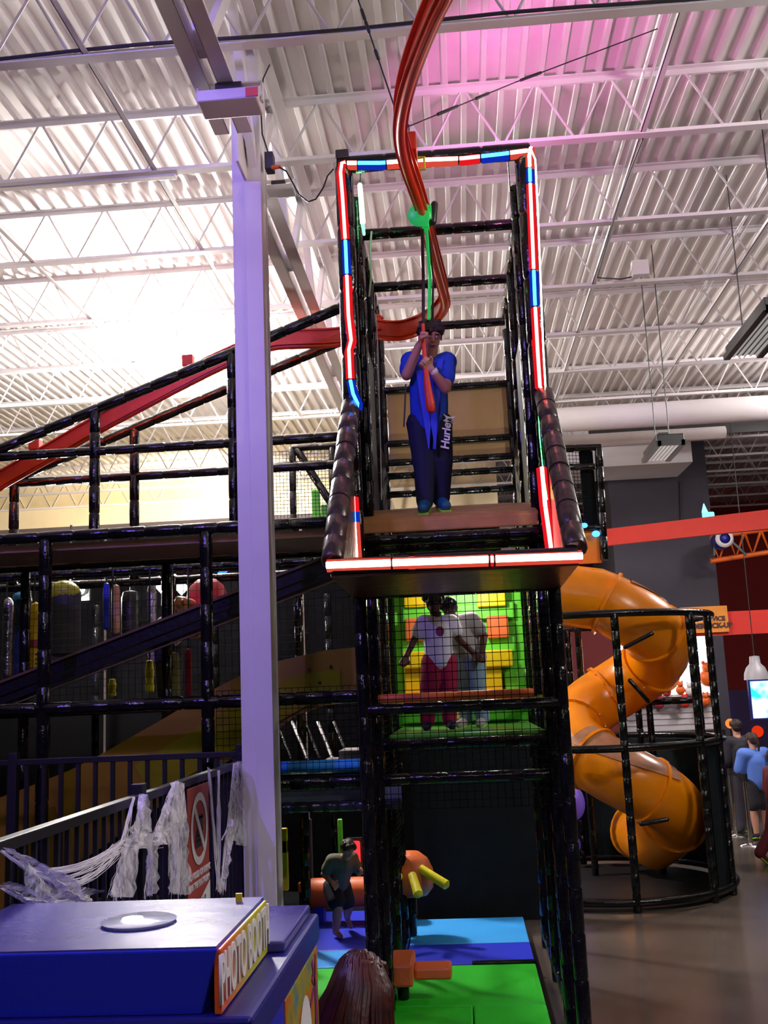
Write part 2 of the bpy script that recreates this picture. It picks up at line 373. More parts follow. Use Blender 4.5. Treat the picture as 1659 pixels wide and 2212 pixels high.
par((.45, 7.02, 6.27), (1.2, 8.1, 7.4), 'tiny black stage light behind the tower top bar throwing pink light', 62, (1.0, .2, .68), 140, .3, (.45, 6.9, 6.2))  # added source for the pink ceiling patch, hidden by the bar
# ================================================================ LAUNCH TOWER
X0, X1, YF = -.665, .645, 6.9
TPY = [6.9, 7.95, 8.95, 10.05]
tw = T('launch_tower', 'tall black padded zip ride launch tower outlined with coloured light strips', 'play tower', (0, 8.4, 0))
ZT = 6.14
for i, Y in enumerate(TPY):
    for X in (X0, X1):
        zt = ZT if i < 3 else 6.0
        build(MB().pad((X, Y, 0), (X, Y, zt), .046), 'post', M['vinyl'], tw, smooth=True)
for X in (X0, X1):   # a second upright pad bundled behind the front one
    build(MB().pad((X*.93, 7.28, 0), (X*.93, 7.28, ZT), .042), 'post', M['vinyl'], tw, smooth=True)
    build(MB().pad((X, YF-.02, 4.25), (X, YF-.02, ZT+.05), .068, .5), 'front_pad', M['vinyl'], tw, smooth=True)
    for z in (ZT, 3.45, 2.28, 1.55, .12):
        build(MB().pad((X, YF, z), (X, TPY[3], z), .042), 'side_rail', M['vinyl'], tw, smooth=True)
build(MB().pad((X0-.05, YF-.02, ZT+.06), (X1+.05, YF-.02, ZT+.06), .062, .35), 'top_bar', M['vinyl'], tw, smooth=True)
for px, py, Z in ((960, 495, None), (960, 611, None), (960, 703, None)):
    q = PZ(px, py, ZT); build(MB().pad((X0, q.y, ZT), (X1, q.y, ZT), .046), 'roof_rung', M['vinyl'], tw, smooth=True)
# rear cross bars, tan back panels
for py in (836, 952, 993, 1022, 1062):
    z = PY(965, py, 10.05).z; build(MB().pad((X0, 10.05, z), (X1, 10.05, z), .036), 'rear_bar', M['vinyl'], tw, smooth=True)
za, zb, zc = PY(965, 843, 10.1).z, PY(965, 948, 10.1).z, PY(965, 990, 10.1).z
build(MB().box(X0+.05, 10.08, zb, X1-.02, 10.11, za), 'back_panel', M['tan_panel'], tw)
build(MB().box(X0+.05, 10.08, zc, X1-.02, 10.11, zb-.03), 'back_panel', M['tan_panel'], tw)
# side nets
for X in (X0, X1):
    build(MB().net((X, YF, 3.5), (0, 3.15, 0), (0, 0, 2.6), 70, 54, .0035), 'side_net', M['net'], tw)
    build(MB().net((X, YF, .15), (0, 3.15, 0), (0, 0, 3.3), 70, 66, .0035), 'side_net', M['net'], tw)
for i in range(3):
    for X, s in ((X0, 1), (X1, -1)):
        build(MB().box(X-.012, TPY[i]+.08, 3.55, X+.012, TPY[i+1]-.06, (6.05, 5.3, 4.7)[i]), 'side_pad', M['vinyl_dull'], tw, bevel=.01)
# launch platform: sloping tan planks on a black bar
q0, q1, q2, q3 = PY(779, 1122, 7.02), PY(1162, 1112, 7.02), PY(1150, 1092, 7.66), PY(808, 1100, 7.66)
zf = (q0.z+q1.z)/2; zb2 = (q2.z+q3.z)/2
pl = build(MB().hexa([(q0.x, 7.02, zf-.09), (q1.x, 7.02, zf-.09), (q1.x, 7.68, zb2-.09), (q0.x, 7.68, zb2-.09), (q0.x, 7.02, zf), (q1.x, 7.02, zf), (q1.x, 7.68, zb2-.005), (q0.x, 7.68, zb2-.005)]), 'platform', M['tan'], tw, bevel=.012)
for k in range(4):
    a, b = k/4+.008, (k+1)/4-.008
    L = lambda t: (7.02+.66*t, zf+(zb2-zf)*t)
    (ya, z_a), (yb, z_b) = L(a), L(b)
    build(MB().hexa([(q0.x, ya, z_a-.01), (q1.x, ya, z_a-.01), (q1.x, yb, z_b-.01), (q0.x, yb, z_b-.01), (q0.x, ya, z_a+.012), (q1.x, ya, z_a+.012), (q1.x, yb, z_b+.012), (q0.x, yb, z_b+.012)]), 'plank', M['tan'], pl)
def SURF(y): return zf+(zb2-zf)*((y-7.02)/.66)+.012
for py, Y in ((1160, 7.02), (1178, 7.3)):
    z = PY(975, py, Y).z; build(MB().pad((X0, Y, z), (X1, Y, z), .04), 'front_bar', M['vinyl'], tw, smooth=True)
for X in (X0+.09, X1-.09):
    build(MB().pad((X, 6.95, 3.10), (X*1.0-.0, 7.4, 3.42), .035), 'brace', M['vinyl'], tw, smooth=True)
# flared lip with its light strips
build(MB().pad((-.70, 5.6, 3.09), (.67, 5.6, 3.09), .045, .4), 'lip_bar', M['vinyl_dull'], tw, smooth=True)
M['lip'] = mat('lip_vinyl', '#5a2c22', .3, bump=.4, bscale=9, var=.25, vscale=7); M['lipmouth'] = mat('mouth_tone', '#8c4a48', .5)
build(MB().hexa([(-.70, 5.6, 3.03), (.67, 5.6, 3.03), (X1+.05, 6.92, 3.03), (X0-.05, 6.92, 3.03), (-.70, 5.6, 3.06), (.67, 5.6, 3.06), (X1+.05, 6.92, 3.06), (X0-.05, 6.92, 3.06)]), 'lip_panel', M['lip'], tw, bevel=.01)
M['pad_br'] = mat('brown_black_vinyl', '#2c1e1c', .3, bump=.4, bscale=15, var=.2)
for X, Xe in ((X0-.01, -.69), (X1+.02, .66)):
    build(MB().pad((X, 6.86, 4.38), (Xe, 5.62, 3.12), .066, .2), 'flare_pad', M['pad_br'], tw, smooth=True)
    build(MB().hexa([(X-.01, 6.9, 3.06), (X+.01, 6.9, 3.06), (X+.01, 6.9, 4.3), (X-.01, 6.9, 4.3), (Xe-.01, 5.62, 3.06), (Xe+.01, 5.62, 3.06), (Xe+.01, 5.62, 3.14), (Xe-.01, 5.62, 3.14)]), 'flare_cheek', M['pad_br'], tw)
# light strips
def strip(pts, segs, r=.012):
    """pts: world polyline; segs: (fraction_end, colour)"""
    P = [Vector(p) for p in pts]; L = [0]
    for a, b in zip(P, P[1:]): L.append(L[-1]+(b-a).length)
    def at(t):
        t *= L[-1]
        for i in range(len(P)-1):
            if t <= L[i+1]+1e-9: return P[i].lerp(P[i+1], (t-L[i])/max(1e-9, L[i+1]-L[i]))
        return P[-1]
    t0 = 0
    for t1, c in segs:
        ts = [t0+.004] + [l/L[-1] for l in L if t0+.01 < l/L[-1] < t1-.01] + [t1-.004]
        build(MB().tube([at(t) for t in ts], r, 8), 'light_strip', M['led_'+c], tw, smooth=True)
        if r > .011: build(MB().tube([at(t)+Vector((0, .034, 0)) for t in ts], .036, 8), 'diffuser_sleeve', M['slv_'+c], tw, smooth=True)  # emissive sleeve added as the glow around each strip
        t0 = t1
YL = YF-.10
strip([PY(x, y, YL) for x, y in ((748, 350), (738, 352), (735, 372), (739, 420), (746, 530), (752, 680), (758, 735), (753, 755), (756, 820), (762, 850), (772, 872), (770, 884))],
      [(.33, 'red'), (.47, 'blue'), (.88, 'red'), (1, 'blue')])
strip([PY(x, y, YL) for x, y in ((1140, 327), (1146, 318), (1143, 335), (1145, 400), (1150, 520), (1155, 650), (1161, 760), (1166, 835), (1175, 845), (1180, 866))],
      [(.10, 'white'), (.16, 'blue'), (.50, 'red'), (.64, 'blue'), (1, 'red')])
strip([PY(x, y, YL) for x, y in ((1146, 322), (1156, 345), (1161, 450), (1167, 600), (1173, 750), (1178, 840))], [(1, 'white')], .006)
strip([PY(x, y, YL) for x, y in ((748, 352), (820, 352), (900, 346), (1000, 342), (1080, 333), (1140, 325))],
      [(.06, 'white'), (.22, 'blue'), (.62, 'white'), (.74, 'red'), (.9, 'blue'), (1, 'white')], .014)
strip([(-.72, 5.545, 3.095), (.69, 5.545, 3.075)], [(.26, 'white'), (.64, 'white'), (.66, 'red'), (1, 'white')], .019)
strip([PY(x, y, YL) for x, y in ((762, 1072), (765, 1140), (769, 1204))], [(.25, 'red'), (.42, 'blue'), (1, 'white')], .013)
strip([PY(x, y, YL) for x, y in ((1170, 1008), (1177, 1090), (1184, 1140), (1190, 1186))], [(.5, 'red'), (1, 'red')], .014)
strip([PY(x, y, YL) for x, y in ((1161, 860), (1165, 940), (1173, 1020), (1182, 1080))], [(.5, 'green'), (1, 'green')], .003)
# green lamp tube on the left post and its bracket
gl = T('green_tube_light', 'green glowing tube light hanging inside the tower top left', 'tube light', PY(780, 450, 7.15))
build(MB().caps(PY(777, 400, 7.15), PY(783, 480, 7.15), .017, .02), 'tube', emat('green_tube', (.25, 1, .35), 18), gl, smooth=True)
build(MB().caps(PY(783, 486, 7.15), PY(786, 506, 7.15), .013, .01), 'end_cap', M['led_green'], gl, smooth=True)
build(MB().tube([PY(777, 398, 7.15), PY(780, 352, 7.1)], .004, 5), 'cord', M['cable'], gl)
build(MB().pad(PY(782, 362, 6.98), PY(830, 358, 6.98), .018, .08), 'clip_lamp', M['led_green'], gl, smooth=True)
# hanging grey straps
st = T('hanging_strap', 'grey strap hanging from the left side of the tower roof', 'strap', PY(800, 650, 7.6))
build(MB().tube([PY(802, 500, 7.6), PY(799, 540, 7.6), PY(801, 600, 7.6), PY(797, 640, 7.6)], .008, 6), 'strap', M['sign_w'], st, smooth=True)
build(MB().tube([PY(812, 680, 7.3), PY(816, 760, 7.3), PY(820, 900, 7.3), PY(824, 1080, 7.3)], .004, 6), 'strap', M['sign_w'], st, smooth=True)
jb = PY(738, 336, 6.85); tag(build(MB().box(jb.x-.045, jb.y-.03, jb.z-.03, jb.x+.05, jb.y+.03, jb.z+.035), 'control_box', M['grey_wall'], bevel=.006), 'lilac control box on the left corner of the tower top', 'electrical box')
# ---------------------------------------------------------------- lower bay of the tower: net, foam roller, climbing blocks
build(MB().net((X0+.05, YF+.02, 2.0), (X1-X0-.1, 0, 0), (0, 0, 1.02), 22, 18, .0028), 'front_net', M['net'], tw)
build(MB().net((X0+.05, 7.6, 1.55), (X1-X0-.1, 0, 0), (0, 0, .5), 22, 9, .0028), 'front_net', M['net'], tw)
z = PY(985, 1526, YF).z
for z_, Y_ in ((z, YF), (PY(985, 1604, 7.6).z, 7.6), (PY(985, 1690, YF).z, 7.3), (3.055, YF)):
    build(MB().pad((X0, Y_, z_), (X1, Y_, z_), .038), 'cross_bar', M['vinyl'], tw, smooth=True)
a, b = PY(815, 1508, 7.06), PY(1154, 1498, 7.06)
build(MB().pad((a.x, 7.06, (a.z+b.z)/2), (b.x, 7.06, (a.z+b.z)/2), .03, .6), 'foam_rail', M['orange_foam'], tw, smooth=True)
ZD = PY(985, 1578, 8.3).z
build(MB().box(X0+.08, 7.95, ZD-.07, X1-.04, 9.6, ZD), 'deck_pad', mat('deck_green', '#3c8a24', .4, bump=.1, bscale=20), tw, bevel=.02)
cw = T('climbing_wall', 'lime green climbing wall with yellow and orange foam blocks inside the tower', 'climbing wall', (0, 9.6, ZD))
build(MB().box(X0+.06, 9.62, ZD, X1-.06, 9.68, 3.55), 'backing', M['green_blk'], cw)
for (xa, ya, xb, yb, mn, dep) in ((872, 1262, 925, 1312, 'yel_blk', .12), (1028, 1262, 1092, 1310, 'yel_blk', .12), (870, 1312, 1110, 1336, 'green_blk', .06), (876, 1338, 928, 1384, 'orange_foam', .14), (1050, 1332, 1098, 1378, 'orange_foam', .14), (935, 1336, 1040, 1380, 'orange_foam', .1),
        (868, 1386, 1112, 1408, 'green_blk', .08), (872, 1410, 1000, 1440, 'yel_blk', .2), (1004, 1408, 1106, 1440, 'yel_blk', .2), (874, 1442, 935, 1500, 'yel_blk', .14), (1040, 1440, 1086, 1500, 'yel_blk', .16), (940, 1442, 1036, 1500, 'yel_blk', .1),
        (1088, 1452, 1120, 1496, 'green_blk', .1), (868, 1498, 1130, 1512, 'orange_foam', .22), (868, 1514, 1130, 1552, 'green_blk', .12), (960, 1514, 1010, 1552, 'yel_blk', .2)):
    p, q = PY(xa, ya, 9.6), PY(xb, yb, 9.6)
    build(MB().box(p.x, 9.62-dep, q.z, q.x, 9.62, p.z), 'foam_block', M[mn], cw, bevel=.012)
light('POINT', 'bay_light', (.1, 9.0, 3.32), 26, (1, .97, .85), .06, tw)  # added fill light for the bay, without a fixture
# ================================================================ ZIP RAIL
zr = T('zip_rail', 'orange steel zip rail curving through the tower and down to the left', 'rail', (0, 7.5, 5.7))
px_ = [PZ(x, y, 5.78) for x, y in ((990, -130), (962, -40), (940, 0), (903, 90), (876, 170), (862, 240), (864, 290), (878, 345), (902, 410), (922, 480), (936, 540), (950, 590), (962, 635))]
path = [(p.x, p.y, p.z) for p in px_]
e = px_[-1]
for a in range(15, 180, 15):
    an = R(a); path.append((e.x-.42*(1-math.cos(an))+.0, e.y+.55*math.sin(an)+(.9*a/180 if a < 90 else .45+.25*(a-90)/90), 5.8+.10*a/180))
for x, y in ((840, 703), (740, 727), (640, 730), (580, 733), (490, 770), (400, 815), (300, 868), (200, 921), (100, 980), (0, 1036), (-120, 1110)):
    p = PY(x, y, 9.6); path.append((p.x, p.y, p.z))
# smooth the path
P = [Vector(p) for p in path]
for _ in range(2):
    Q = [P[0]]
    for a, b in zip(P, P[1:]): Q += [a.lerp(b, .25), a.lerp(b, .75)]
    Q.append(P[-1]); P = Q
def ribbon(P, wd, ht, off=0):
    mb = MB(); vs = []; fs = []
    for i, p in enumerate(P):
        t = (P[min(i+1, len(P)-1)]-P[max(i-1, 0)]).normalized(); s = t.cross(Vector((0, 0, 1))).normalized(); u = s.cross(t)
        c0 = p+u*off
        vs += [c0-s*wd/2-u*ht/2, c0+s*wd/2-u*ht/2, c0+s*wd/2+u*ht/2, c0-s*wd/2+u*ht/2]
    for i in range(len(P)-1):
        for k in range(4): fs.append((4*i+k, 4*i+(k+1) % 4, 4*i+4+(k+1) % 4, 4*i+4+k))
    fs += [(3, 2, 1, 0), tuple(len(vs)-4+k for k in range(4))]
    return mb.add(vs, fs)
build(ribbon(P, .09, .014, -.07), 'lower_flange', M['orange_rail'], zr)
build(ribbon(P, .016, .15), 'web', M['orange_rail'], zr)
build(ribbon(P, .07, .014, .075), 'upper_flange', M['orange_rail'], zr)
build(MB().tube([p+Vector((0, 0, -.088)) for p in P], .028, 8), 'track_tube', M['orange_rail'], zr, smooth=True)
for x, y in ((405, 785), (75, 965)):
    p = PY(x, y, 9.6); build(MB().box(p.x-.05, p.y-.05, p.z-.04, p.x+.06, p.y+.05, p.z+.08), 'joint_bracket', M['orange_rail'], zr, bevel=.01)
p = PZ(890, 315, 5.95); build(MB().box(p.x-.03, p.y-.1, p.z-.08, p.x+.03, p.y+.1, p.z+.05), 'hanger_bracket', M['orange_rail'], zr, bevel=.01)
p = PY(907, 352, 6.76); build(MB().tube([p+Vector((-.03, 0, .04)), p+Vector((.03, 0, .04)), p+Vector((.03, 0, -.05)), p+Vector((-.03, 0, -.05))], .012, 6), 'clamp', M['acc_y'], zr)
# suspension cables with turnbuckles
def cable(pts, lab, thick=()):
    t = T('suspension_cable', lab, 'cable', pts[0]); build(MB().tube(pts, .005, 6), 'wire', M['cable'], t)
    for a, b in thick: build(MB().caps(a, b, .011, .011, 8), 'turnbuckle', M['cable'], t, smooth=True)
pz = lambda x, y, z: PZ(x, y, z)
A_ = pz(770, -10, 6.9); B_ = PZ(862, 262, 5.9)
L_ = lambda a, b, t: a.lerp(b, t)
cable([A_, B_], 'dark cable with turnbuckle holding the zip rail from the upper left', [(L_(A_, B_, .12), L_(A_, B_, .2)), (L_(A_, B_, .22), L_(A_, B_, .3)), (L_(A_, B_, .45), L_(A_, B_, .52))])
A_ = PZ(880, 274, 5.92); B_ = PZ(1112, 178, 6.85); C_ = PZ(1420, 62, 7.2)
cable([A_, B_, C_], 'dark cable with turnbuckle running from the zip rail to the right joists', [(L_(A_, B_, .25), L_(A_, B_, .42)), (L_(A_, B_, .6), L_(A_, B_, .72)), (L_(B_, C_, .04), L_(B_, C_, .18))])
A_ = PZ(955, 5, 5.9); cable([A_, PZ(915, 95, 5.92), PZ(896, 140, 5.95)], 'short dark cable beside the top of the zip rail')
A_ = PZ(882, 270, 5.95); cable([A_, PZ(884, 300, 6.1), PZ(898, 325, 5.95)], 'slack black wire loop below the cable joint')
p = PY(1103, 420, 7.2); cable([PY(1096, 345, 7.0), PY(1102, 420, 7.3), PY(1110, 480, 7.6)], 'thin black wire hanging inside the tower top right')
# ---------------------------------------------------------------- trolley with rope and grip
tp = PZ(917, 480, 5.66)
tr = T('zip_trolley', 'green lit zip trolley riding on the orange rail above the boy', 'trolley', tp)
M['green_pl'] = mat('green_plastic', '#12b84a', .35, emit=.25, ecol=(.05, 1, .2))  # green light on the trolley put into colour and emission
for s in (-1, 1):
    build(MB().lathe([(0, -.018), (.05, -.018), (.062, -.012), (.05, 0), (.062, .012), (.05, .018), (0, .018)], tp+Vector((s*.055-.02, -.02, .06)), 18, (1, 0, 0)), 'wheel', M['green_pl'], tr, smooth=True)
build(MB().box(tp.x-.022, tp.y-.05, tp.z-.06, tp.x+.03, tp.y+.05, tp.z+.03), 'body', M['green_pl'], tr, bevel=.01)
build(MB().caps(tp+Vector((.05, 0, .0)), tp+Vector((.075, 0, .13)), .035, .025), 'bumper', M['black_pl'], tr, smooth=True)
build(MB().lathe([(0, -.03), (.02, -.03), (.024, -.014), (.07, -.012), (.082, 0), (.07, .012), (0, .012)], tp+Vector((-.035, -.075, .02)), 20, (0, 1, .2)), 'guide_disc', M['green_pl'], tr, smooth=True)
YR = 7.06
hand_hi, hand_lo = PY(911, 722, YR), PY(921, 786, YR)
build(MB().tube([tp+Vector((-.02, -.02, -.06)), PY(914, 600, 7.1), PY(914, 700, YR)], .012, 8), 'rope', mat('brown_rope', '#3a2418', .7), tr, smooth=True)
build(MB().tube([tp+Vector((.01, -.02, -.06)), PY(928, 600, 7.12), PY(926, 690, 7.1)], .012, 8), 'rope', M['green_pl'], tr, smooth=True)
build(MB().tube([tp+Vector((.02, 0, -.06)), PY(935, 600, 7.2), PY(934, 690, 7.18)], .008, 8), 'rope', M['cable'], tr, smooth=True)
gp = [PY(913, 700, YR), PY(915, 745, YR), PY(919, 800, YR), PY(924, 840, YR), PY(929, 872, YR), PY(931, 888, YR), PY(931, 892, YR)]
build(MB().tube(gp, [.013, .015, .019, .027, .034, .03, .015], 14), 'grip', mat('orange_grip', '#e0401c', .5), tr, smooth=True)
# ================================================================ LEFT PLAY FRAME
lf = T('play_frame', 'black padded play frame with sloping handrails left of the tower', 'play structure', (-2.8, 8.8, 0))
FX = [-5.62, -4.39, -3.16, -1.9]
YA = 7.6
for X in FX: build(MB().pad((X, YA, 0), (X, YA, 3.66), .05), 'post', M['vinyl'], lf, smooth=True)
def hbar(y_px, x_px, Y, xa=-6.6, xb=-.68, r=.045, nm='rail'):
    z = PY(x_px, y_px, Y).z; build(MB().pad((xa, Y, z), (xb, Y, z), r), nm, M['vinyl'], lf, smooth=True); return z
hbar(1152, 250, YA, nm='beam'); hbar(1525, 250, YA, xb=-.68, r=.05, nm='beam'); None
build(MB().box(-6.6, 7.68, 3.585, -.72, 8.42, 3.64), 'upper_deck', mat('brown_deck', '#8a6450', .6), lf)
for Y_ in (8.5, 9.1, 10.0): build(MB().pad((-6.6, Y_, 3.58), (-.72, Y_, 3.58), .045), 'beam', M['vinyl'], lf, smooth=True)
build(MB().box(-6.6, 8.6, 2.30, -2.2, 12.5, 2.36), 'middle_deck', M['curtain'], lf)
build(MB().box(-7.2, 7.5, .002, -1.62, 13.0, .02), 'floor_carpet', M['curtain'], lf)  # dark sheets added to keep the lamp-lit floor dark
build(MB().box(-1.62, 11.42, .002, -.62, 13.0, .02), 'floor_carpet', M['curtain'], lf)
# sloping handrails either side of the zip rail
sl = [(9.1, (205, 885), (500, 762), (735, 665)), (10.0, (290, 925), (500, 842), (740, 735))]
for Y, a, b, c_ in sl:
    A_, C2 = PY(*a, Y), PY(*c_, Y); d = (C2-A_)/(C2.x-A_.x); B0 = A_+d*(-5.6-A_.x); E0 = A_+d*(-.72-A_.x)
    build(MB().pad(B0, E0, .052), 'sloping_rail', M['vinyl'], lf, smooth=True)
    for X in ((-4.65, A_.x, PY(*b, Y).x, -.85) if Y < 9.5 else (-4.5, A_.x, -1.95, -.85)):
        build(MB().pad((X, Y, 3.62), (X, Y, (A_+d*(X-A_.x)).z+.03), .05), 'upright', M['vinyl'], lf, smooth=True)
hbar(972, 250, 9.1); hbar(1030, 270, 10.0)
# inner posts of the lower storeys
for Y, xs in ((8.6, (-5.0, -3.75, -2.5)), (9.8, (-5.3, -4.05, -2.8, -1.55)), (12.4, (-6, -4.5, -3.0, -1.6))):
    for X in xs: build(MB().pad((X, Y, 0), (X, Y, 3.6), .047, n=8), 'inner_post', M['vinyl'], lf, smooth=True)
hbar(1300-60, 200, 9.8, r=.04)
# black panels added for darkness behind the play area, with nets
bk = T('mesh_backdrop', 'black mesh curtains closing the rear of the play area', 'curtain', (-2.5, 13, 0))
for xa, xb in ((-7.2, -4.6), (-4.6, -2.0), (-2.0, .6)):
    build(MB().box(xa+.02, 13.0, 0, xb-.02, 13.03, 4.55), 'curtain_panel', M['curtain'], bk)
build(MB().net((-6.5, 8.62, 2.36), (5.7, 0, 0), (0, 0, 1.2), 95, 20, .0018), 'net', M['net'], bk)
build(MB().net((-1.85, 7.66, 1.7), (1.15, 0, 0), (0, 0, .75), 24, 15, .0025), 'net', M['net'], bk)
# ramp climbing to the right behind the posts
M['edge_br'] = mat('brown_edging', '#5a4028', .6)
rp = T('climbing_ramp', 'black ramp with tan edging climbing rightwards behind the posts', 'ramp', (-2.6, 8.4, 2.4))
a, b = PY(-40, 1520, 8.4), PY(735, 1222, 8.4)
build(MB().bar(a, b, .7, .10), 'side_beam', M['vinyl_dull'], rp)
build(MB().bar(a+Vector((0, -.36, .055)), b+Vector((0, -.36, .055)), .03, .02), 'edging', M['edge_br'], rp)
build(MB().bar(a+Vector((0, -.36, -.10)), b+Vector((0, -.36, -.10)), .04, .05), 'lower_rail', M['vinyl_dull'], rp)
build(MB().bar(a+Vector((0, -.36, -.16)), b+Vector((0, -.36, -.16)), .03, .012), 'edging', M['edge_br'], rp)
# ---------------------------------------------------------------- yellow wave slide
ws = T('wave_slide', 'wide yellow slide descending to the left behind the black fence', 'slide', (-2.6, 8.2, 0))
top = [(768, 1398), (700, 1405), (600, 1428), (520, 1458), (440, 1500), (360, 1548), (290, 1588), (220, 1628), (150, 1664), (60, 1700), (-60, 1745)]
bot = [(768, 1516), (700, 1524), (640, 1545), (590, 1582), (530, 1622), (440, 1675), (360, 1730), (290, 1780), (220, 1830), (60, 1930), (-60, 2000)]
def swp(y, o):
    mb = MB(); n = len(top); a = [PY(*p, y) for p in top]; b = [PY(*p, y) for p in bot]; th = Vector((0, o, 0))
    vs = a+b+[p+th for p in a]+[p+th for p in b]; fs = []
    for i in range(n-1):
        fs += [(i, i+1, n+i+1, n+i), (2*n+i, 3*n+i, 3*n+i+1, 2*n+i+1), (i, 2*n+i, 2*n+i+1, i+1), (n+i, n+i+1, 3*n+i+1, 3*n+i)]
    fs += [(0, n, 3*n, 2*n), (n-1, 3*n-1, 4*n-1, 2*n-1)]
    return mb.add(vs, fs)
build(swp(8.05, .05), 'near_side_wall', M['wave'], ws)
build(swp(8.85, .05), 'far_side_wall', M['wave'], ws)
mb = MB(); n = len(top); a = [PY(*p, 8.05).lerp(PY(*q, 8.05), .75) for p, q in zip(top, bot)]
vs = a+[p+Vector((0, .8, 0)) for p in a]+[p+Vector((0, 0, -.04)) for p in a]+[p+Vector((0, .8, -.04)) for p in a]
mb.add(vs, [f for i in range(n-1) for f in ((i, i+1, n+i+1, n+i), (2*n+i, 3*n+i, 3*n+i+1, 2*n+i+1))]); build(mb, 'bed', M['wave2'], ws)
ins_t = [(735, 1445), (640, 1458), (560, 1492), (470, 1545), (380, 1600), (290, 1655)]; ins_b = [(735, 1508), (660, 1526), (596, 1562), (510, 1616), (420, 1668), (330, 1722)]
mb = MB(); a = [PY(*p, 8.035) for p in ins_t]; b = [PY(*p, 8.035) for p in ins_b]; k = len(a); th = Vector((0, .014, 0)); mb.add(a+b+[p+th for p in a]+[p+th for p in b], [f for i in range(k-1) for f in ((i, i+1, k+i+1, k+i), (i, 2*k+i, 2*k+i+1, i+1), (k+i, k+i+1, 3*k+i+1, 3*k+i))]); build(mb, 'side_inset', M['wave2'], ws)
for p in ((714, 1440), (668, 1446), (590, 1468), (690, 1474)):
    build(MB().ball(PY(*p, 8.03), .012, 8, 6), 'bolt', M['sign_k'], ws, smooth=True)
# ---------------------------------------------------------------- low deck in the gap between column and tower
ld = T('low_deck', 'blue padded low deck with grey vinyl front between column and tower', 'play deck', (-1.1, 8.0, 0))
z1 = PY(680, 1655, 7.8).z; build(MB().pad((-1.9, 7.8, z1), (-.72, 7.8, z1), .045, .5), 'blue_roll', M['blue_l'], ld, smooth=True)
z2 = PY(680, 1690, 7.7).z; build(MB().pad((-1.9, 7.7, z2), (-.72, 7.7, z2), .05), 'front_rail', M['vinyl'], ld, smooth=True)
z3 = PY(680, 1705, 7.85).z; z4 = PY(680, 1742, 7.85).z
build(MB().box(-1.9, 7.84, z4, -.5, 7.87, z3), 'vinyl_front', mat('grey_vinyl', '#76828f', .18, bump=.6, bscale=12), ld)
build(MB().pad((-1.9, 7.83, z4), (-.5, 7.83, z4), .04, .12), 'lower_rail', mat('silver_black_vinyl', '#30343c', .12, bump=.5, bscale=20), ld, smooth=True)
build(MB().box(-1.9, 7.86, z1-.12, -.72, 9.5, z1-.06), 'deck_top', M['vinyl'], ld)
a = PY(770, 1640, 9.0); build(MB().box(-1.25, 8.9, a.z-.06, -.75, 9.4, a.z), 'grey_step', mat('grey_step', '#8c8488', .5), ld, bevel=.01)
build(MB().box(-1.1, 8.95, a.z, -.75, 9.4, a.z+.08), 'grey_step', mat('grey_step2', '#9c9498', .5), ld, bevel=.01)
for i, x in enumerate((610, 645, 672, 700, 735)):
    build(MB().tube([PY(x-14, 1560, 9.9), PY(x+18, 1640, 9.5)], .018, 8), 'rope', M['metal' if i % 2 else 'vinyl'], ld, smooth=True)
p = PY(845, 1740, 9.2); build(MB().pad((p.x, 9.2, .1), (p.x, 9.2, PY(858, 1690, 9.2).z), .045, n=10), 'leg', M['vinyl'], ld, smooth=True)
sg = T('red_game_light', 'small red glowing lamp in the dark behind the tower legs', 'lamp', PY(765, 1840, 11.5))
a, b = PY(752, 1818, 11.5), PY(778, 1868, 11.5); build(MB().box(a.x, 11.5, b.z, b.x, 11.56, a.z), 'lamp_body', emat('red_game', (1, .03, .04), 1.6), sg, bevel=.02)
build(MB().box(a.x-.03, 11.56, b.z-.03, b.x+.03, 11.6, a.z+.03), 'housing', M['black_pl'], sg)
a, b = PY(600, 1790, 9.5), PY(622, 1925, 9.5); tag(build(MB().box(a.x, 9.5, b.z, b.x, 9.56, a.z).box(a.x-.05, 9.5, PY(600, 1845, 9.5).z, b.x, 9.56, PY(600, 1815, 9.5).z), 'yellow_pad', M['yel_blk'], bevel=.01), 'yellow foam pad standing just right of the column base', 'foam pad')
for k, (xa, xb, mn, lab) in enumerate(((648, 675, 'grey_wall', 'grey upright pad behind the orange roller'), (728, 742, 'green_blk', 'dark green upright pad behind the orange roller'))):
    a, b = PY(xa, 1770, 11.8), PY(xb, 1895, 11.8); tag(build(MB().box(a.x, 11.8, 0, b.x, 11.86, a.z), 'upright_pad', M[mn], bevel=.01), lab, 'foam pad')
# ================================================================ FLOOR MATS
def matq(x0, y0, x1, y1, m, lab, z=.1):
    tag(build(MB().box(x0+.004, y0+.004, .005, x1-.004, y1-.004, z), 'floor_mat', M[m], bevel=.012), lab, 'floor mat', 'floor mats')
XM = .485
matq(-.05, 6.95, XM, 8.02, 'green', 'bright green floor mat nearest the camera under the tower')
matq(-1.5, 6.95, -.05, 8.02, 'green', 'bright green floor mat beside the girl with dark red hair')
matq(-1.5, 8.02, XM, 9.13, 'green', 'bright green floor mat under the orange spinner arms')
matq(-.62, 9.15, XM, 9.86, 'blue_d', 'royal blue floor mat strip just behind the green mats')
matq(-.62, 9.86, XM, 10.9, 'blue_l', 'light blue floor mat strip at the rear right')
matq(-1.6, 9.15, -.62, 9.72, 'blue_l', 'light blue floor mat strip behind the green mat on the left')
matq(-1.6, 9.72, -.62, 10.6, 'blue_d', 'royal blue floor mat under the running child')
matq(-1.6, 10.6, -.62, 11.4, 'blue_d', 'royal blue floor mat under the orange roller')
tag(build(MB().pad((-.05, 9.14, .11), (XM, 9.14, .11), .02), 'mat_border_tube', M['vinyl'], smooth=True), 'thin black tube between green and blue mats', 'tube')
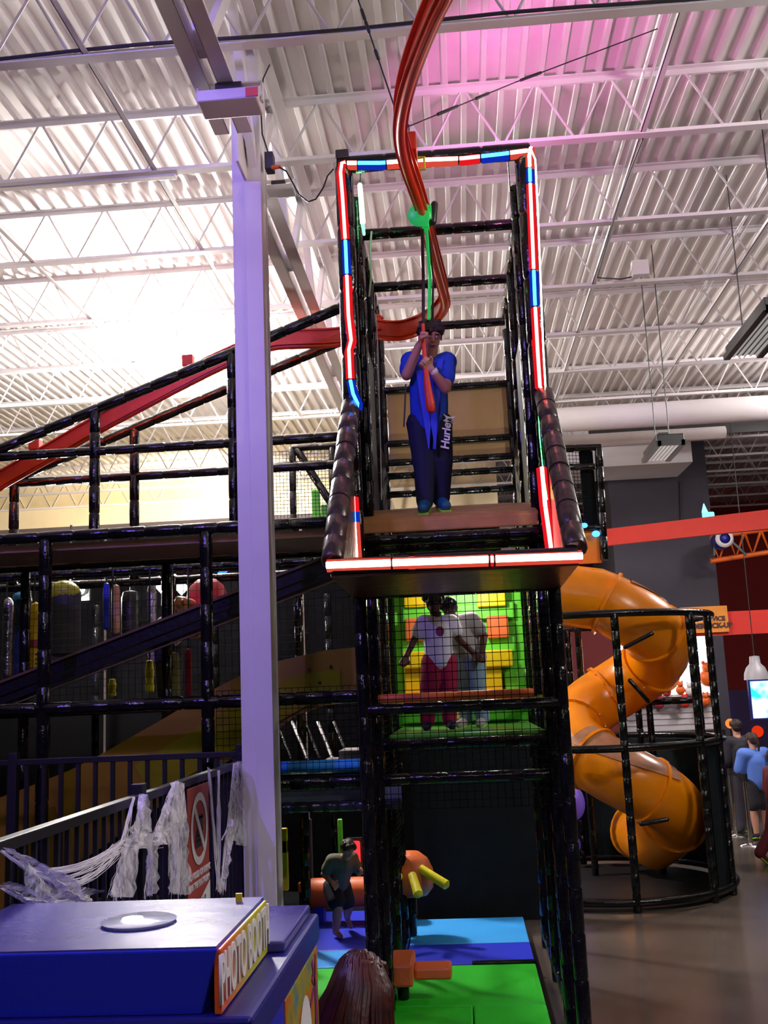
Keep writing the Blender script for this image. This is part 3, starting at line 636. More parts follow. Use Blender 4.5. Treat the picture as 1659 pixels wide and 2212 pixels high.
tag(build(MB().box(-.6, 11.2, 0, 1.0, 11.24, 1.75), 'mesh_curtain', mat('dark_mesh', '#14181c', .8, var=.3, vscale=3, spec=.15), kind=None), 'dark mesh curtain behind the light blue mat', 'curtain')
# orange roller with yellow bands
ro = T('foam_roller', 'orange foam roller with yellow bands lying across the rear mats', 'foam roller', PY(780, 1928, 10.85))
a, b = PY(668, 1930, 10.85), PY(888, 1924, 10.85); zc = (a.z+b.z)/2; A0 = Vector((a.x, 10.85, zc)); B0 = Vector((b.x, 10.85, zc))
rr = (PY(700, 1897, 10.85).z-PY(700, 1963, 10.85).z)/2
build(MB().lathe([(0, 0), (rr*.9, 0), (rr, .03), (rr, b.x-a.x-.03), (rr*.9, b.x-a.x), (0, b.x-a.x)], A0, 28, (1, 0, 0)), 'cylinder', M['orange_foam'], ro, smooth=True)
for f0, f1 in ((.19, .36), (.56, .66), (.80, .83)):
    w_ = b.x-a.x; build(MB().lathe([(rr+.002, w_*f0), (rr+.008, w_*f0+.005), (rr+.008, w_*f1-.005), (rr+.002, w_*f1)], A0, 28, (1, 0, 0)), 'band', M['yellow_foam'], ro, smooth=True)
for x_ in (a.x+.1, b.x-.1): build(MB().box(x_-.05, 10.75, .1, x_+.05, 10.95, zc-rr+.03), 'stand', M['blue_d'], ro)
ob = T('orange_block', 'small orange foam block by the left end of the roller', 'foam block', PY(650, 1910, 10.8))
a, b = PY(644, 1906, 10.8), PY(657, 1926, 10.8); build(MB().box(a.x, 10.75, b.z, b.x, 10.85, a.z), 'block', M['orange_foam'], ob, bevel=.01)
build(MB().box(a.x+.01, 10.77, .1, b.x-.01, 10.83, b.z), 'stem', M['vinyl'], ob)
# spiky spinner
sp = T('spinner_ball', 'orange foam ball with yellow arms spinning above the blue mats', 'spinner', PY(884, 1880, 10.2))
cb = PY(884, 1885, 10.2); rb = .235
build(MB().lathe([(0, .2), (.1, .19), (.18, .13), (.225, .04), (.235, -.05), (.22, -.14), (.17, -.2), (0, -.22)], cb, 24), 'ball', M['orange_foam'], sp, smooth=True)
for p, q, dy in (((908, 1876), (964, 1912), -.2), ((890, 1890), (903, 1932), -.45), ((862, 1890), (833, 1932), -.4), ((852, 1882), (830, 1905), -.1)):
    a = PY(*p, 10.2+dy*.8); b = PY(*q, 10.1+dy); build(MB().tube([a, a.lerp(b, .5), b, b+(b-a).normalized()*.02], [.04, .042, .046, .02], 14), 'arm', M['yellow_foam'], sp, smooth=True)
build(MB().pad((cb.x, 10.2, .1), (cb.x, 10.2, cb.z-.2), .05), 'stand', M['vinyl'], sp, smooth=True)
# orange T-shaped spinner near the camera
ts = T('spinner_cross', 'orange foam cross spinner standing on the green mats', 'spinner', PY(868, 2105, 8.15))
ct = PY(868, 2090, 8.15); zt = ct.z
build(MB().box(ct.x-.09, 7.98, zt-.10, ct.x+.09, 8.45, zt+.06), 'hub', M['orange_foam'], ts, bevel=.02)
build(MB().box(ct.x+.09, 8.12, zt-.09, PY(975, 2095, 8.15).x, 8.34, zt+.0), 'arm', M['orange_foam'], ts, bevel=.02)
build(MB().box(PY(735, 2100, 8.15).x, 8.12, zt-.09, ct.x-.09, 8.34, zt+.0), 'arm', M['orange_foam'], ts, bevel=.02)
build(MB().pad((ct.x, 8.2, .1), (ct.x, 8.2, zt-.1), .045), 'stand', M['vinyl'], ts, smooth=True)
# ================================================================ SLIDE CAGE
CC, CR = Vector((1.6, 12.85, 0)), 1.45
cg = T('slide_cage', 'round black padded cage around the orange spiral slide', 'cage', CC)
def cp(a, z=0, r=CR): return Vector((CC.x+r*math.sin(R(a)), CC.y-r*math.cos(R(a)), z))
zt_, zm_ = PY(1400, 1322, 11.45).z, PY(1400, 1614, 11.45).z
for z_, nm in ((zt_, 'top_ring'), (zm_, 'middle_ring'), (.1, 'base_ring')):
    build(MB().tube([cp(a, z_) for a in range(-50, 211, 6)], .043, 10), nm, M['vinyl'], cg, smooth=True)
for a in (-42, 4, 43, 62, 110, 150, 185): build(MB().pad(cp(a, .0), cp(a, zt_), .045, .2), 'post', M['vinyl'], cg, smooth=True)
zz = PY(1440, 1515, 13.4).z
build(MB().pad((1.55, 13.4, zz), (2.9, 13.4, zz), .04), 'cross_bar', M['vinyl'], cg, smooth=True)
for X in (1.52, 2.35): build(MB().pad((X, 13.42, 0), (X, 13.42, zt_), .043), 'rear_post', M['vinyl'], cg, smooth=True)
build(MB().lathe([(0, .03), (CR-.05, .03), (CR-.04, .005), (0, .005)], CC, 40), 'floor_pad', mat('cage_floor', '#14100f', .5), cg)  # dark disc added to darken the lit floor inside the cage
# dark mesh panels on the lower storey
M['mesh_dk'] = mat('dark_mesh_panel', '#0c1418', .7, var=.3, vscale=8, spec=.15)
mb = MB()
an = list(range(48, 205, 6)); vs = [cp(a, .12, CR-.01) for a in an]+[cp(a, zm_-.05, CR-.01) for a in an]; k = len(an)
mb.add(vs, [(i, i+1, k+i+1, k+i) for i in range(k-1)]); o_ = build(mb, 'mesh_panel', M['mesh_dk'], cg); sd = o_.modifiers.new('solid', 'SOLIDIFY'); sd.thickness = .008
# ---------------------------------------------------------------- spiral tube slide
ss = T('spiral_slide', 'bright orange enclosed spiral tube slide inside the cage', 'slide', (1.75, 12.7, 0))
HX, HY, HR, TR = 1.86, 12.75, .56, .365
pts = []
zs0, zs1 = PY(1300, 1292, 12.1).z, .62
pts += [Vector((.2, 12.25, zs0+.22)), Vector((.75, 12.2, zs0+.15)), Vector((1.15, 12.2, zs0+.08))]
th0, th1 = R(248), R(248+500); N = 46
for i in range(N+1):
    t = i/N; th = th0+(th1-th0)*t; pts.append(Vector((HX+HR*math.cos(th), HY+HR*math.sin(th), zs0+(zs1-zs0)*t)))
d = (pts[-1]-pts[-2]).normalized(); pts += [pts[-1]+d*.3, pts[-1]+Vector((d.x, d.y, -.1))*.8]
build(MB().tube(pts, TR, 22, False), 'tube', M['slide'], ss, smooth=True)
o_ = ss.children[-1]; sd = o_.modifiers.new('solid', 'SOLIDIFY'); sd.thickness = .012
for i in (4, 10, 16, 22, 28, 34, 40, 47):
    t = (pts[i+1]-pts[i-1]).normalized(); c0 = pts[i]
    fl = build(MB().lathe([(TR-.005, -.02), (TR+.035, -.018), (TR+.035, .018), (TR-.005, .02)], c0, 24, t), 'flange', M['slide'], ss, smooth=True)
    if i in (16, 22, 28):
        u = t.cross(Vector((0, 0, 1))).normalized(); v = u.cross(t)
        for k in range(14):
            an_ = 2*math.pi*k/14; q = c0+(u*math.cos(an_)+v*math.sin(an_))*(TR+.03)
            build(MB().ball(q+t*.025, .013, 6, 4), 'bolt', M['chrome'], fl)
# translucent roof windows on the tube
def window(i0, i1, a0, a1):
    mb = MB(); vs = []; n = 9
    for i in range(i0, i1+1):
        t = (pts[i+1]-pts[i-1]).normalized(); u = t.cross(Vector((0, 0, 1))).normalized(); v = u.cross(t)
        for k in range(n):
            an_ = R(a0+(a1-a0)*k/(n-1)); vs.append(pts[i]+(u*math.cos(an_)+v*math.sin(an_))*(TR+.012))
    m_ = i1-i0+1; mb.add(vs, [(i*n+k, i*n+k+1, (i+1)*n+k+1, (i+1)*n+k) for i in range(m_-1) for k in range(n-1)])
    build(mb, 'roof_window', M['slide2'], ss, smooth=True)
window(5, 9, 60, 130); window(12, 15, 40, 110); window(33, 41, 30, 90)
# black straps holding the slide
for p, q, Y in (((1350, 1398), (1408, 1368), 11.75), ((1360, 1470), (1400, 1515), 11.8), ((1385, 1780), (1440, 1770), 11.6)):
    build(MB().caps(PY(*p, Y), PY(*q, Y), .025, .025), 'strap', M['vinyl'], ss, smooth=True)
# upper net box behind the tower (right) and on the left
ub = T('upper_net_box', 'black net cage on the upper deck behind the right of the tower', 'net cage', (1.2, 12.5, 3.4))
for (xa, ya), (xb, yb) in (((1190, 970), (1292, 966)), ((1195, 1010), (1285, 1008)), ((1200, 1140), (1300, 1140))):
    build(MB().pad(PY(xa, ya, 12.5), PY(xb, yb, 12.5), .045), 'rail', M['vinyl'], ub, smooth=True)
build(MB().pad(PY(1305, 1210, 12.5), PY(1292, 960, 12.5), .05), 'post', M['vinyl'], ub, smooth=True)
a, b = PY(1250, 975, 12.6), PY(1292, 1140, 12.6)
build(MB().box(a.x, 12.6, b.z, b.x, 12.64, a.z), 'side_mesh', M['mesh_dk'], ub)
build(MB().net(PY(1190, 1140, 12.5), PY(1292, 1140, 12.5)-PY(1190, 1140, 12.5), (0, 0, 1.0), 14, 22, .004), 'net', M['net'], ub)
a, b = PY(1232, 1150, 12.55), PY(1300, 1215, 12.55); build(MB().box(a.x, 12.55, b.z, b.x, 12.6, a.z), 'orange_panel', M['slide'], ub)
ul = T('upper_net_box', 'black net cage with lime panel on the upper deck behind the column', 'net cage', (-2.0, 12.5, 3.6))
for (xa, ya), (xb, yb) in (((630, 968), (745, 962)), ((590, 1005), (745, 1000)), ((590, 1160), (745, 1152))):
    build(MB().pad(PY(xa, ya, 12.5), PY(xb, yb, 12.5), .045), 'rail', M['vinyl'], ul, smooth=True)
for x_ in (634, 720): build(MB().pad(PY(x_, 1160, 12.5), PY(x_-3, 966, 12.5), .045), 'post', M['vinyl'], ul, smooth=True)
build(MB().pad(PY(640, 970, 12.5), PY(735, 1120, 12.5), .05), 'brace', M['vinyl'], ul, smooth=True)
build(MB().net(PY(592, 1160, 12.52), PY(745, 1155, 12.52)-PY(592, 1160, 12.52), (0, 0, 1.1), 20, 24, .004), 'net', M['net'], ul)
for (xa, ya, xb, yb) in ((672, 1058, 692, 1130), (692, 1090, 712, 1130)):
    a, b = PY(xa, ya, 12.7), PY(xb, yb, 12.7); build(MB().box(a.x, 12.7, b.z, b.x, 12.76, a.z), 'lime_panel', M['green_blk'], ul, bevel=.01)
# dark storage ledge below the cream far wall
a = PY(250, 1132, 17); b = PY(250, 1165, 17)
tag(build(MB().box(-9, 17, 0, 1.0, 17.1, a.z), 'partition', mat('brown_partition', '#4a3c38', .7)), 'low brown partition in front of the cream far wall', 'partition')
# ================================================================ FENCES
XFN = -1.58; ZR = PX(455, 1668, XFN).z
def fence_y(x, y0, y1, zr, label):
    t = T('picket_fence', label, 'fence', (x, y0, 0), 'black steel fences')
    build(MB().box(x-.025, y0, zr-.03, x+.025, y1, zr+.012), 'top_rail', M['fence'], t, bevel=.004)
    build(MB().box(x-.018, y0, .12, x+.018, y1, .16), 'bottom_rail', M['fence'], t)
    src = None; y = y0+.08
    while y < y1:
        if src is None:
            src = build(MB().box(x-.009, y-.009, .08, x+.009, y+.009, zr-.02), 'picket', M['fence'], t); s0 = y
        else: inst(src, (0, y-s0, 0), t)
        y += .105
    for y in (y0, 4.95, y1): build(MB().box(x-.03, y-.03, 0, x+.03, y+.03, zr+.06), 'post', M['fence'], t, bevel=.004)
def fence_x(y, x0, x1, zr, label):
    t = T('picket_fence', label, 'fence', (x0, y, 0), 'black steel fences')
    build(MB().box(x0, y-.022, zr-.03, x1, y+.022, zr+.012), 'top_rail', M['fence'], t, bevel=.004)
    build(MB().box(x0, y-.018, .12, x1, y+.018, .16), 'bottom_rail', M['fence'], t)
    src = None; x = x0+.08
    while x < x1:
        if src is None:
            src = build(MB().box(x-.014, y-.014, .08, x+.014, y+.014, zr-.02), 'picket', M['fence'], t); s0 = x
        else: inst(src, (x-s0, 0, 0), t)
        x += .128
    for xx in (x0, PY(30, 1640, y).x, x1): build(MB().box(xx-.032, y-.032, 0, xx+.032, y+.032, zr+.06), 'post', M['fence'], t, bevel=.004)
fence_y(XFN, 2.4, 7.3, ZR, 'black picket fence running from the booth towards the column, hung with cobweb')
fence_x(7.42, -5.2, -1.62, PY(250, 1636, 7.42).z, 'black picket fence crossing behind the cobwebs, parallel to the play frame')
# rules sign on the fence
sgn = T('rules_sign', 'red sign with a white no symbol fixed on the fence near the column', 'sign', PX(430, 1800, XFN+.03))
XS = XFN+.035
y0, y1 = PX(405, 1705, XS).y, PX(450, 1690, XS).y; zt, zb_ = PX(405, 1705, XS).z, 1.12
build(MB().box(XS-.008, y0, zb_, XS, y1, zt), 'panel', M['sign_r'], sgn, bevel=.004)
cyy = (y0+y1)/2; wd = y1-y0; rz = .40*wd; czz = zt-.035-rz*1.08
def FR(y, z): return frame((XS+.002, y, z), (0, 1, 0), (0, 0, 1))
mb = MB(); n = 40; vs = []
for k in range(n):
    a = 2*math.pi*k/n; c_, s_ = math.cos(a), math.sin(a)
    for r_ in (rz, rz*.78):
        vs.append((XS+.004, cyy+r_*c_, czz+r_*1.06*s_))
mb.add(vs, [(2*k, 2*((k+1) % n), 2*((k+1) % n)+1, 2*k+1) for k in range(n)]); build(mb, 'no_ring', M['sign_w'], sgn)
build(MB().bar((XS+.004, cyy-rz*.62, czz+rz*.72), (XS+.004, cyy+rz*.62, czz-rz*.72), .004, rz*.2, up=(0, .76, .65)), 'no_bar', M['sign_w'], sgn)
for dz, dy, w2, h2 in ((.28, .12, .26, .05), (.12, .1, .3, .2), (-.1, .02, .34, .08), (-.22, -.02, .34, .08), (-.36, -.02, .36, .1)):
    build(MB().box(XS-.001, cyy+(dy-w2)*rz*1.2, czz+(dz-h2)*rz*1.2, XS+.002, cyy+(dy+w2)*rz*1.2, czz+(dz+h2*.8)*rz*1.2), 'food_icon', M['sign_k'], sgn)
text('NO FOOD OR DRINK', 'lettering', M['sign_w'], sgn, .05, FR(cyy, czz-rz*1.06-.045) , bold=.001)
text('ON THE PLATFORM', 'lettering', M['sign_w'], sgn, .05, FR(cyy, czz-rz*1.06-.10), bold=.001)
zz_ = czz-rz*1.06-.14
mb = MB(); mb.add([(XS+.003, y0, zb_), (XS+.003, y1, zb_), (XS+.003, y1, zz_+.02), (XS+.003, y0, zz_-.12)], [(0, 1, 2, 3)]); build(mb, 'white_footer', M['sign_w'], sgn)
for k in range(4): build(MB().bar((XS+.006, cyy-.06+k*.05, zz_-.13), (XS+.006, cyy-.04+k*.05, zz_-.07+.01*k), .002, .02), 'footer_mark', M['acc_t' if k > 2 else 'sign_r'], sgn)
# ---------------------------------------------------------------- cobwebs
M['gauze'] = mat('web_gauze', '#f0ecf6', .95)
nt = M['gauze'].node_tree; b_ = nt.nodes['Principled BSDF']; tc = nt.nodes.new('ShaderNodeTexCoord'); mp = nt.nodes.new('ShaderNodeMapping'); mp.inputs['Scale'].default_value = (10, 10, 2.5)
n1 = nt.nodes.new('ShaderNodeTexNoise'); n1.inputs['Scale'].default_value = 3; n1.inputs['Detail'].default_value = 6; n1.inputs['Roughness'].default_value = .7
rr_ = nt.nodes.new('ShaderNodeValToRGB'); rr_.color_ramp.elements[0].position = .36; rr_.color_ramp.elements[1].position = .62; rr_.color_ramp.elements[0].color = (.12, .12, .12, 1); rr_.color_ramp.elements[1].color = (.95, .95, .95, 1)
nt.links.new(tc.outputs['Object'], mp.inputs[0]); nt.links.new(mp.outputs[0], n1.inputs['Vector']); nt.links.new(n1.outputs['Fac'], rr_.inputs[0]); nt.links.new(rr_.outputs[0], b_.inputs['Alpha'])
def gauze(sheets, strands, label, seed):
    rnd = random.Random(seed)
    t = T('cobweb', label, 'cobweb', PX(*sheets[0][0], XFN+.06), 'stretched cotton cobwebs')
    for sh in sheets:        # sh: list of (x,y) left edge then right edge, equal counts
        k = len(sh)//2; L_, R_ = sh[:k], sh[k:]; nu = 7; vs = []; fs = []; m_ = (k-1)*6+1
        for i in range(m_):
            f_ = i/6; i0 = min(int(f_), k-2); ff = f_-i0
            la = Vector(L_[i0]).lerp(Vector(L_[i0+1]), ff); ra = Vector(R_[i0]).lerp(Vector(R_[i0+1]), ff)
            for j_ in range(nu):
                q = la.lerp(ra, j_/(nu-1)); q += Vector((rnd.uniform(-1.5, 1.5), rnd.uniform(-1.5, 1.5)))
                p = PX(q.x, q.y, XFN+.05); p.x += rnd.uniform(0, .02)+.02*math.sin(j_*1.3); vs.append(p)
        for i in range(m_-1):
            for j_ in range(nu-1): fs.append((i*nu+j_, i*nu+j_+1, (i+1)*nu+j_+1, (i+1)*nu+j_))
        build(MB().add(vs, fs), 'gauze_sheet', M['gauze'], t, smooth=True)
    mb = MB()
    for a, b, sag, cnt, spread in strands:
        for _ in range(cnt):
            A_ = Vector(a)+Vector((rnd.gauss(0, spread*.3), rnd.gauss(0, spread*.3))); B_ = Vector(b)+Vector((rnd.gauss(0, spread), rnd.gauss(0, spread)))
            s_ = sag*rnd.uniform(.6, 1.3); pts = []
            for k in range(7):
                u = k/6; q = A_.lerp(B_, u)+Vector((0, s_*4*u*(1-u))); p = PX(q.x, q.y, XFN+.05); p.x += rnd.uniform(.0, .012); pts.append(p)
            mb.tube(pts, rnd.choice((.0008, .0014, .0024)), 4, False)
    build(mb, 'strands', M['web'], t, smooth=True, kind='stuff')
gauze([[(0, 1830), (35, 1860), (60, 1930), (90, 1955), (20, 1842), (75, 1868), (150, 1900), (170, 1950)], [(10, 1925), (40, 1948), (110, 1958), (0, 1905), (60, 1925), (160, 1938)], [(75, 1868), (120, 1925), (170, 1955), (100, 1880), (160, 1915), (215, 1925)]],
      [((60, 1880), (265, 1820), 25, 26, 6), ((90, 1895), (250, 1840), 35, 16, 8), ((100, 1945), (180, 1930), 10, 14, 8), ((0, 1840), (130, 1900), 12, 16, 8), ((0, 1920), (100, 1950), 8, 14, 6)], 'white cotton cobweb sagging on the fence at the left edge', 3)
gauze([[(300, 1716), (285, 1790), (258, 1830), (235, 1938), (305, 1716), (312, 1790), (288, 1830), (278, 1938)], [(300, 1718), (290, 1760), (265, 1820), (306, 1720), (318, 1800), (330, 1820)], [(310, 1800), (312, 1860), (316, 1935), (334, 1800), (328, 1860), (326, 1932)]],
      [((285, 1722), (262, 1825), 0, 12, 5), ((302, 1718), (300, 1800), 0, 12, 6), ((262, 1825), (345, 1815), 8, 22, 6), ((270, 1830), (240, 1936), 0, 16, 9), ((320, 1815), (320, 1934), 0, 12, 5)], 'white cotton cobweb hanging in ragged points at the middle of the fence', 5)
gauze([[(366, 1690), (345, 1760), (322, 1825), (384, 1690), (380, 1760), (350, 1825)], [(372, 1692), (360, 1780), (358, 1850), (362, 1932), (386, 1692), (392, 1780), (396, 1850), (399, 1932)]],
      [((376, 1690), (330, 1815), 0, 18, 7), ((378, 1690), (378, 1930), 0, 20, 9), ((392, 1725), (398, 1800), 0, 10, 4)], 'white cotton cobweb hanging beside the red sign', 8)
gauze([[(506, 1645), (490, 1740), (498, 1815), (522, 1645), (523, 1740), (523, 1830)], [(492, 1770), (486, 1820), (478, 1900), (502, 1770), (494, 1820), (480, 1900)]],
      [((448, 1660), (470, 1920), 0, 14, 3), ((470, 1665), (468, 1925), 0, 12, 3), ((505, 1650), (476, 1925), 0, 14, 4), ((476, 1815), (500, 1760), 4, 6, 2)], 'white cotton cobweb stretched between the red sign and the column', 12)
# ================================================================ PHOTO BOOTH
ZB = PY(468, 2050, 2.8).z; YB0, YB1, YH = 2.8, 4.05, 3.46; XH = PY(468, 2050, 2.8).x; XC, XL = -.592, -1.53
bt = T('photo_booth', 'blue photo booth kiosk with a glossy top in the foreground', 'photo booth', (-1.05, 3.4, 0))
zc0, zc1 = 1.48, ZB-.17
build(MB().hexa([(XL, YB0+.03, zc1), (XH-.05, YB0+.03, zc1), (XH-.005, YH, zc1), (XL, YH, zc1), (XL, YB0, ZB), (XH, YB0, ZB), (XH, YH, ZB), (XL, YH, ZB)]), 'header', M['booth'], bt, bevel=.006)
build(MB().box(XL, YB0+.008, ZB, XH-.004, YH-.004, ZB+.005), 'header_top', M['booth_top'], bt)
build(MB().box(XL, YH, zc1, XC-.03, YB1-.02, zc1+.035), 'rear_top', M['booth_top'], bt, bevel=.008)
build(MB().box(XL, YB0+.0, zc0, XC, YB1, zc1), 'cornice', M['booth_d'], bt, bevel=.012)
build(MB().box(XL, YB0+.05, 0, XC-.012, YB1-.015, zc0), 'body', M['booth'], bt, bevel=.01)
# oval glass on the top, its white glare put in as a glowing disc
ln = PZ(300, 1998, ZB); tl = T('top_downlight', 'shiny oval lamp glass glowing on top of the photo booth', 'lamp', ln)
build(MB().lathe([(0, .0), (.105, .0), (.11, .008), (.1, .012), (0, .016)], (ln.x, ln.y, ZB+.006), 32), 'glass', mat('lamp_glass', '#c8d0e0', .08, spec=.8), tl, smooth=True)
build(MB().lathe([(0, .017), (.03, .017), (.03, .021), (0, .022)], (ln.x-.01, ln.y-.03, ZB+.006), 20), 'glow', emat('lamp_core', (1, 1, 1), 6), tl)
# marquee on the right side of the header
ma, mb_ = Vector((XH, YB0+.03, ZB)), Vector((XH, YB1-.26, ZB))
mq = MB(); zz0, zz1 = zc1+.004, ZB-.004
mq.box(XH-.012, YB0+.012, zz0, XH+.008, YH-.01, zz1)
M['marquee'] = mat('marquee_print', '#d8b83c', .4)
nt = M['marquee'].node_tree; tc = nt.nodes.new('ShaderNodeTexCoord'); sx = nt.nodes.new('ShaderNodeSeparateXYZ'); rp_ = nt.nodes.new('ShaderNodeValToRGB')
rp_.color_ramp.elements[0].color = (*lin('#e05a20'), 1); rp_.color_ramp.elements[1].color = (*lin('#c8c020'), 1); rp_.color_ramp.elements[0].position = .1; rp_.color_ramp.elements[1].position = .6
nt.links.new(tc.outputs['Generated'], sx.inputs[0]); nt.links.new(sx.outputs['Y'], rp_.inputs[0]); nt.links.new(rp_.outputs[0], nt.nodes['Principled BSDF'].inputs['Base Color'])
mqo = build(mq, 'marquee', M['marquee'], bt, bevel=.004)
ymid = (YB0+YH)/2; nrm = Vector((0, 0, 1))*1 + Vector((.2, 0, 0))
text('PHOTO BOOTH', 'lettering', M['sign_w'], mqo, .1, frame((XH+.009, ymid, (zz0+zz1)/2), (0, 1, 0), (0, 0, 1)) @ Matrix.Diagonal((.92, 1.7, 1, 1)), bold=.002, ex=.004)
# side graphic
gx = XC-.011; ga, gb = PX(612, 2100, gx).y, YB1-.03
M['graphic'] = mat('graphic_print', '#a8a024', .4)
nt = M['graphic'].node_tree; tc = nt.nodes.new('ShaderNodeTexCoord'); n1 = nt.nodes.new('ShaderNodeTexNoise'); n1.inputs['Scale'].default_value = 5; n1.inputs['Detail'].default_value = 3; rp_ = nt.nodes.new('ShaderNodeValToRGB')
els = rp_.color_ramp.elements; els[0].color = (*lin('#2c7c9a'), 1); els[0].position = .32; els[1].color = (*lin('#a8a024'), 1); els[1].position = .45
for ps, hx in ((.53, '#c8641c'), (.6, '#a8a024'), (.7, '#7a2860')):
    e_ = els.new(ps); e_.color = (*lin(hx), 1)
nt.links.new(tc.outputs['Object'], n1.inputs['Vector']); nt.links.new(n1.outputs['Fac'], rp_.inputs[0]); nt.links.new(rp_.outputs[0], nt.nodes['Principled BSDF'].inputs['Base Color'])
gr = build(MB().box(gx-.002, ga, .3, gx+.004, gb, zc0-.01), 'side_graphic', M['graphic'], bt, bevel=.003)
ovc = ((ga+gb)/2+.02, 1.16); mb = MB(); vs = [(gx+.006, ovc[0]+.15*math.cos(2*math.pi*k/40), ovc[1]+.22*math.sin(2*math.pi*k/40)) for k in range(40)]; mb.add(vs, [tuple(range(40))]); build(mb, 'oval_badge', M['sign_w'], gr)
for k, (dy, dz, w2, h2, mn) in enumerate(((.05, .03, .05, .03, 'acc_t'), (.08, -.02, .04, .05, 'acc_t'), (.0, -.03, .03, .04, 'sign_k'), (-.05, -.08, .05, .04, 'tan'), (.02, -.09, .1, .02, 'acc_t'), (-.02, -.12, .06, .02, 'tan'))):
    build(MB().bar((gx+.008, ovc[0]+dy-w2, ovc[1]+dz-h2*.5), (gx+.008, ovc[0]+dy+w2, ovc[1]+dz+h2*.5), .002, .03, up=(0, -.3, 1)), 'badge_mark', M[mn], gr)
for k in range(5):
    a = Vector((gx+.006, gb-.1, 1.36)); d_ = Vector((0, random.uniform(-.6, .8), random.uniform(-1, 1))).normalized(); build(MB().bar(a, a+d_*random.uniform(.06, .13), .002, .02, up=(0, d_.z, -d_.y)), 'splash', M['acc_p'], gr)
build(MB().bar((gx+.006, gb-.08, 1.36), (gx+.006, gb-.06, 1.1), .002, .05, up=(0, 1, 0)), 'splash', M['acc_p'], gr)
vp = PZ(517, 1951, ZB); build(MB().box(vp.x-.012, vp.y-.004, ZB+.0, vp.x+.008, vp.y+.006, ZB+.03), 'top_clip', M['acc_y'], bt)
# ================================================================ RIGHT BACKGROUND
# duct, soffit block, beams
d0 = PZ(1400, 896, 6.4); tag(build(MB().tube([(-1.15, d0.y, 6.4), (d0.x+6, d0.y, 6.4)], .19, 24), 'round_duct', M['white'], smooth=True), 'long white round air duct under the joists at right', 'duct')
d1 = PZ(1350, 946, 6.3); tag(build(MB().tube([(-1.15, d1.y, 6.3), (d1.x+1.6, d1.y, 6.3)], .10, 16), 'pipe', M['white'], smooth=True), 'white horizontal pipe below the round duct', 'pipe')
a, b = PY(1270, 918, 17.9), PY(1500, 934, 17.9); tag(build(MB().box(a.x, 17.9, b.z-.05, b.x+1.5, 17.95, a.z), 'slot_grille', M['black_pl']), 'long black slot vent beside the white pipe', 'vent')
YS = 20.0
sb = T('grey_service_block', 'dark grey service block with a white soffit in the far right', 'service block', (4, YS, 0))
xl, xm, xr = PY(1318, 1100, YS+.7).x, PY(1497, 1010, YS-.7).x, PY(1534, 1100, YS+.7).x
zs, zt2 = PY(1400, 1003, YS-.7).z, 7.3
build(MB().box(xl-1.8, YS-.7, zs, xm, YS+.7, zt2), 'white_soffit', M['white'], sb)
build(MB().box(xl, YS+.7, 0, xr, YS+4, zt2), 'grey_wall', M['grey_wall'], sb)
build(MB().tube([PY(1470, 1040, YS+.66), PY(1472, 1135, YS+.66)], .03, 8), 'pipe', M['grey_wall'], sb)
a, b = PY(1305, 1162, 17.5), PY(1680, 1120, 15.0)
tag(build(MB().bar(a, b, .12, .28), 'red_header_beam', M['red_beam']), 'long red beam crossing in front of the grey block', 'beam')
# blue beacon on the beam
bb = PY(1530, 1125, 16.3); bl = T('blue_beacon', 'glowing cyan and blue beacon on the red beam', 'beacon', bb)
build(MB().box(bb.x-.09, bb.y-.02, bb.z+.02, bb.x+.10, bb.y+.02, bb.z+.14), 'lens', emat('cyan_beacon', (.08, .55, 1), 5), bl, bevel=.02)
build(MB().poly([bb+Vector((-.09, -.02, .14)), bb+Vector((.0, -.02, .14)), bb+Vector((-.05, -.02, .28))], (0, .04, 0)), 'tip', emat('cyan_tip', (.1, .7, 1), 6), bl)
build(MB().box(bb.x-.09, bb.y-.02, bb.z-.08, bb.x+.10, bb.y+.02, bb.z+.02), 'base', emat('blue_base', (.02, .08, 1), 2), bl, bevel=.01)
for k, (x_, y_, s_) in enumerate(((1241, 1134, .1), (1262, 1135, .04), (1287, 1153, .05))):
    p = PY(x_, y_, 12.43); tag(build(MB().ball(p, s_, 8, 6, (1, .4, .8)), 'blue_spot_lamp', emat('blue_spot', (.05, .3, 1), 4), smooth=True), 'small blue lamp glowing behind the tower, %s of three' % ('largest', 'middle', 'lowest')[k], 'lamp', 'small blue lamps')
# orange truss with speaker
yt = T('orange_truss', 'orange lattice truss below the red beam at the right edge', 'truss', PY(1600, 1180, 20))
A1, A2, B1, B2 = PY(1535, 1160, 20), PY(1680, 1140, 20), PY(1535, 1212, 20), PY(1680, 1190, 20)
for a, b in ((A1, A2), (B1, B2)): build(MB().tube([a, b], .05, 8), 'chord', M['acc_o'], yt, smooth=True)
for k in range(4):
    u = k/4; build(MB().tube([A1.lerp(A2, u), B1.lerp(B2, u+.125), A1.lerp(A2, u+.25)], .03, 8), 'web_tube', M['acc_o'], yt, smooth=True)
spk = PY(1560, 1166, 19.6); sk = T('round_speaker', 'dark blue round speaker hanging from the orange truss', 'speaker', spk)
build(MB().caps(spk, spk+Vector((.0, .3, 0)), .18, .16, 16), 'body', M['booth_d'], sk, smooth=True)
build(MB().lathe([(.1, -.2), (.12, -.21), (.16, -.19), (.17, -.15)], spk, 20, (0, 1, 0)), 'white_ring', M['white'], sk, smooth=True)
build(MB().bar(PY(1542, 1148, 19.6), PY(1542, 1200, 19.6), .04, .04).bar(PY(1570, 1160, 19.6), PY(1612, 1200, 19.6), .04, .04), 'bracket', M['black_pl'], sk)
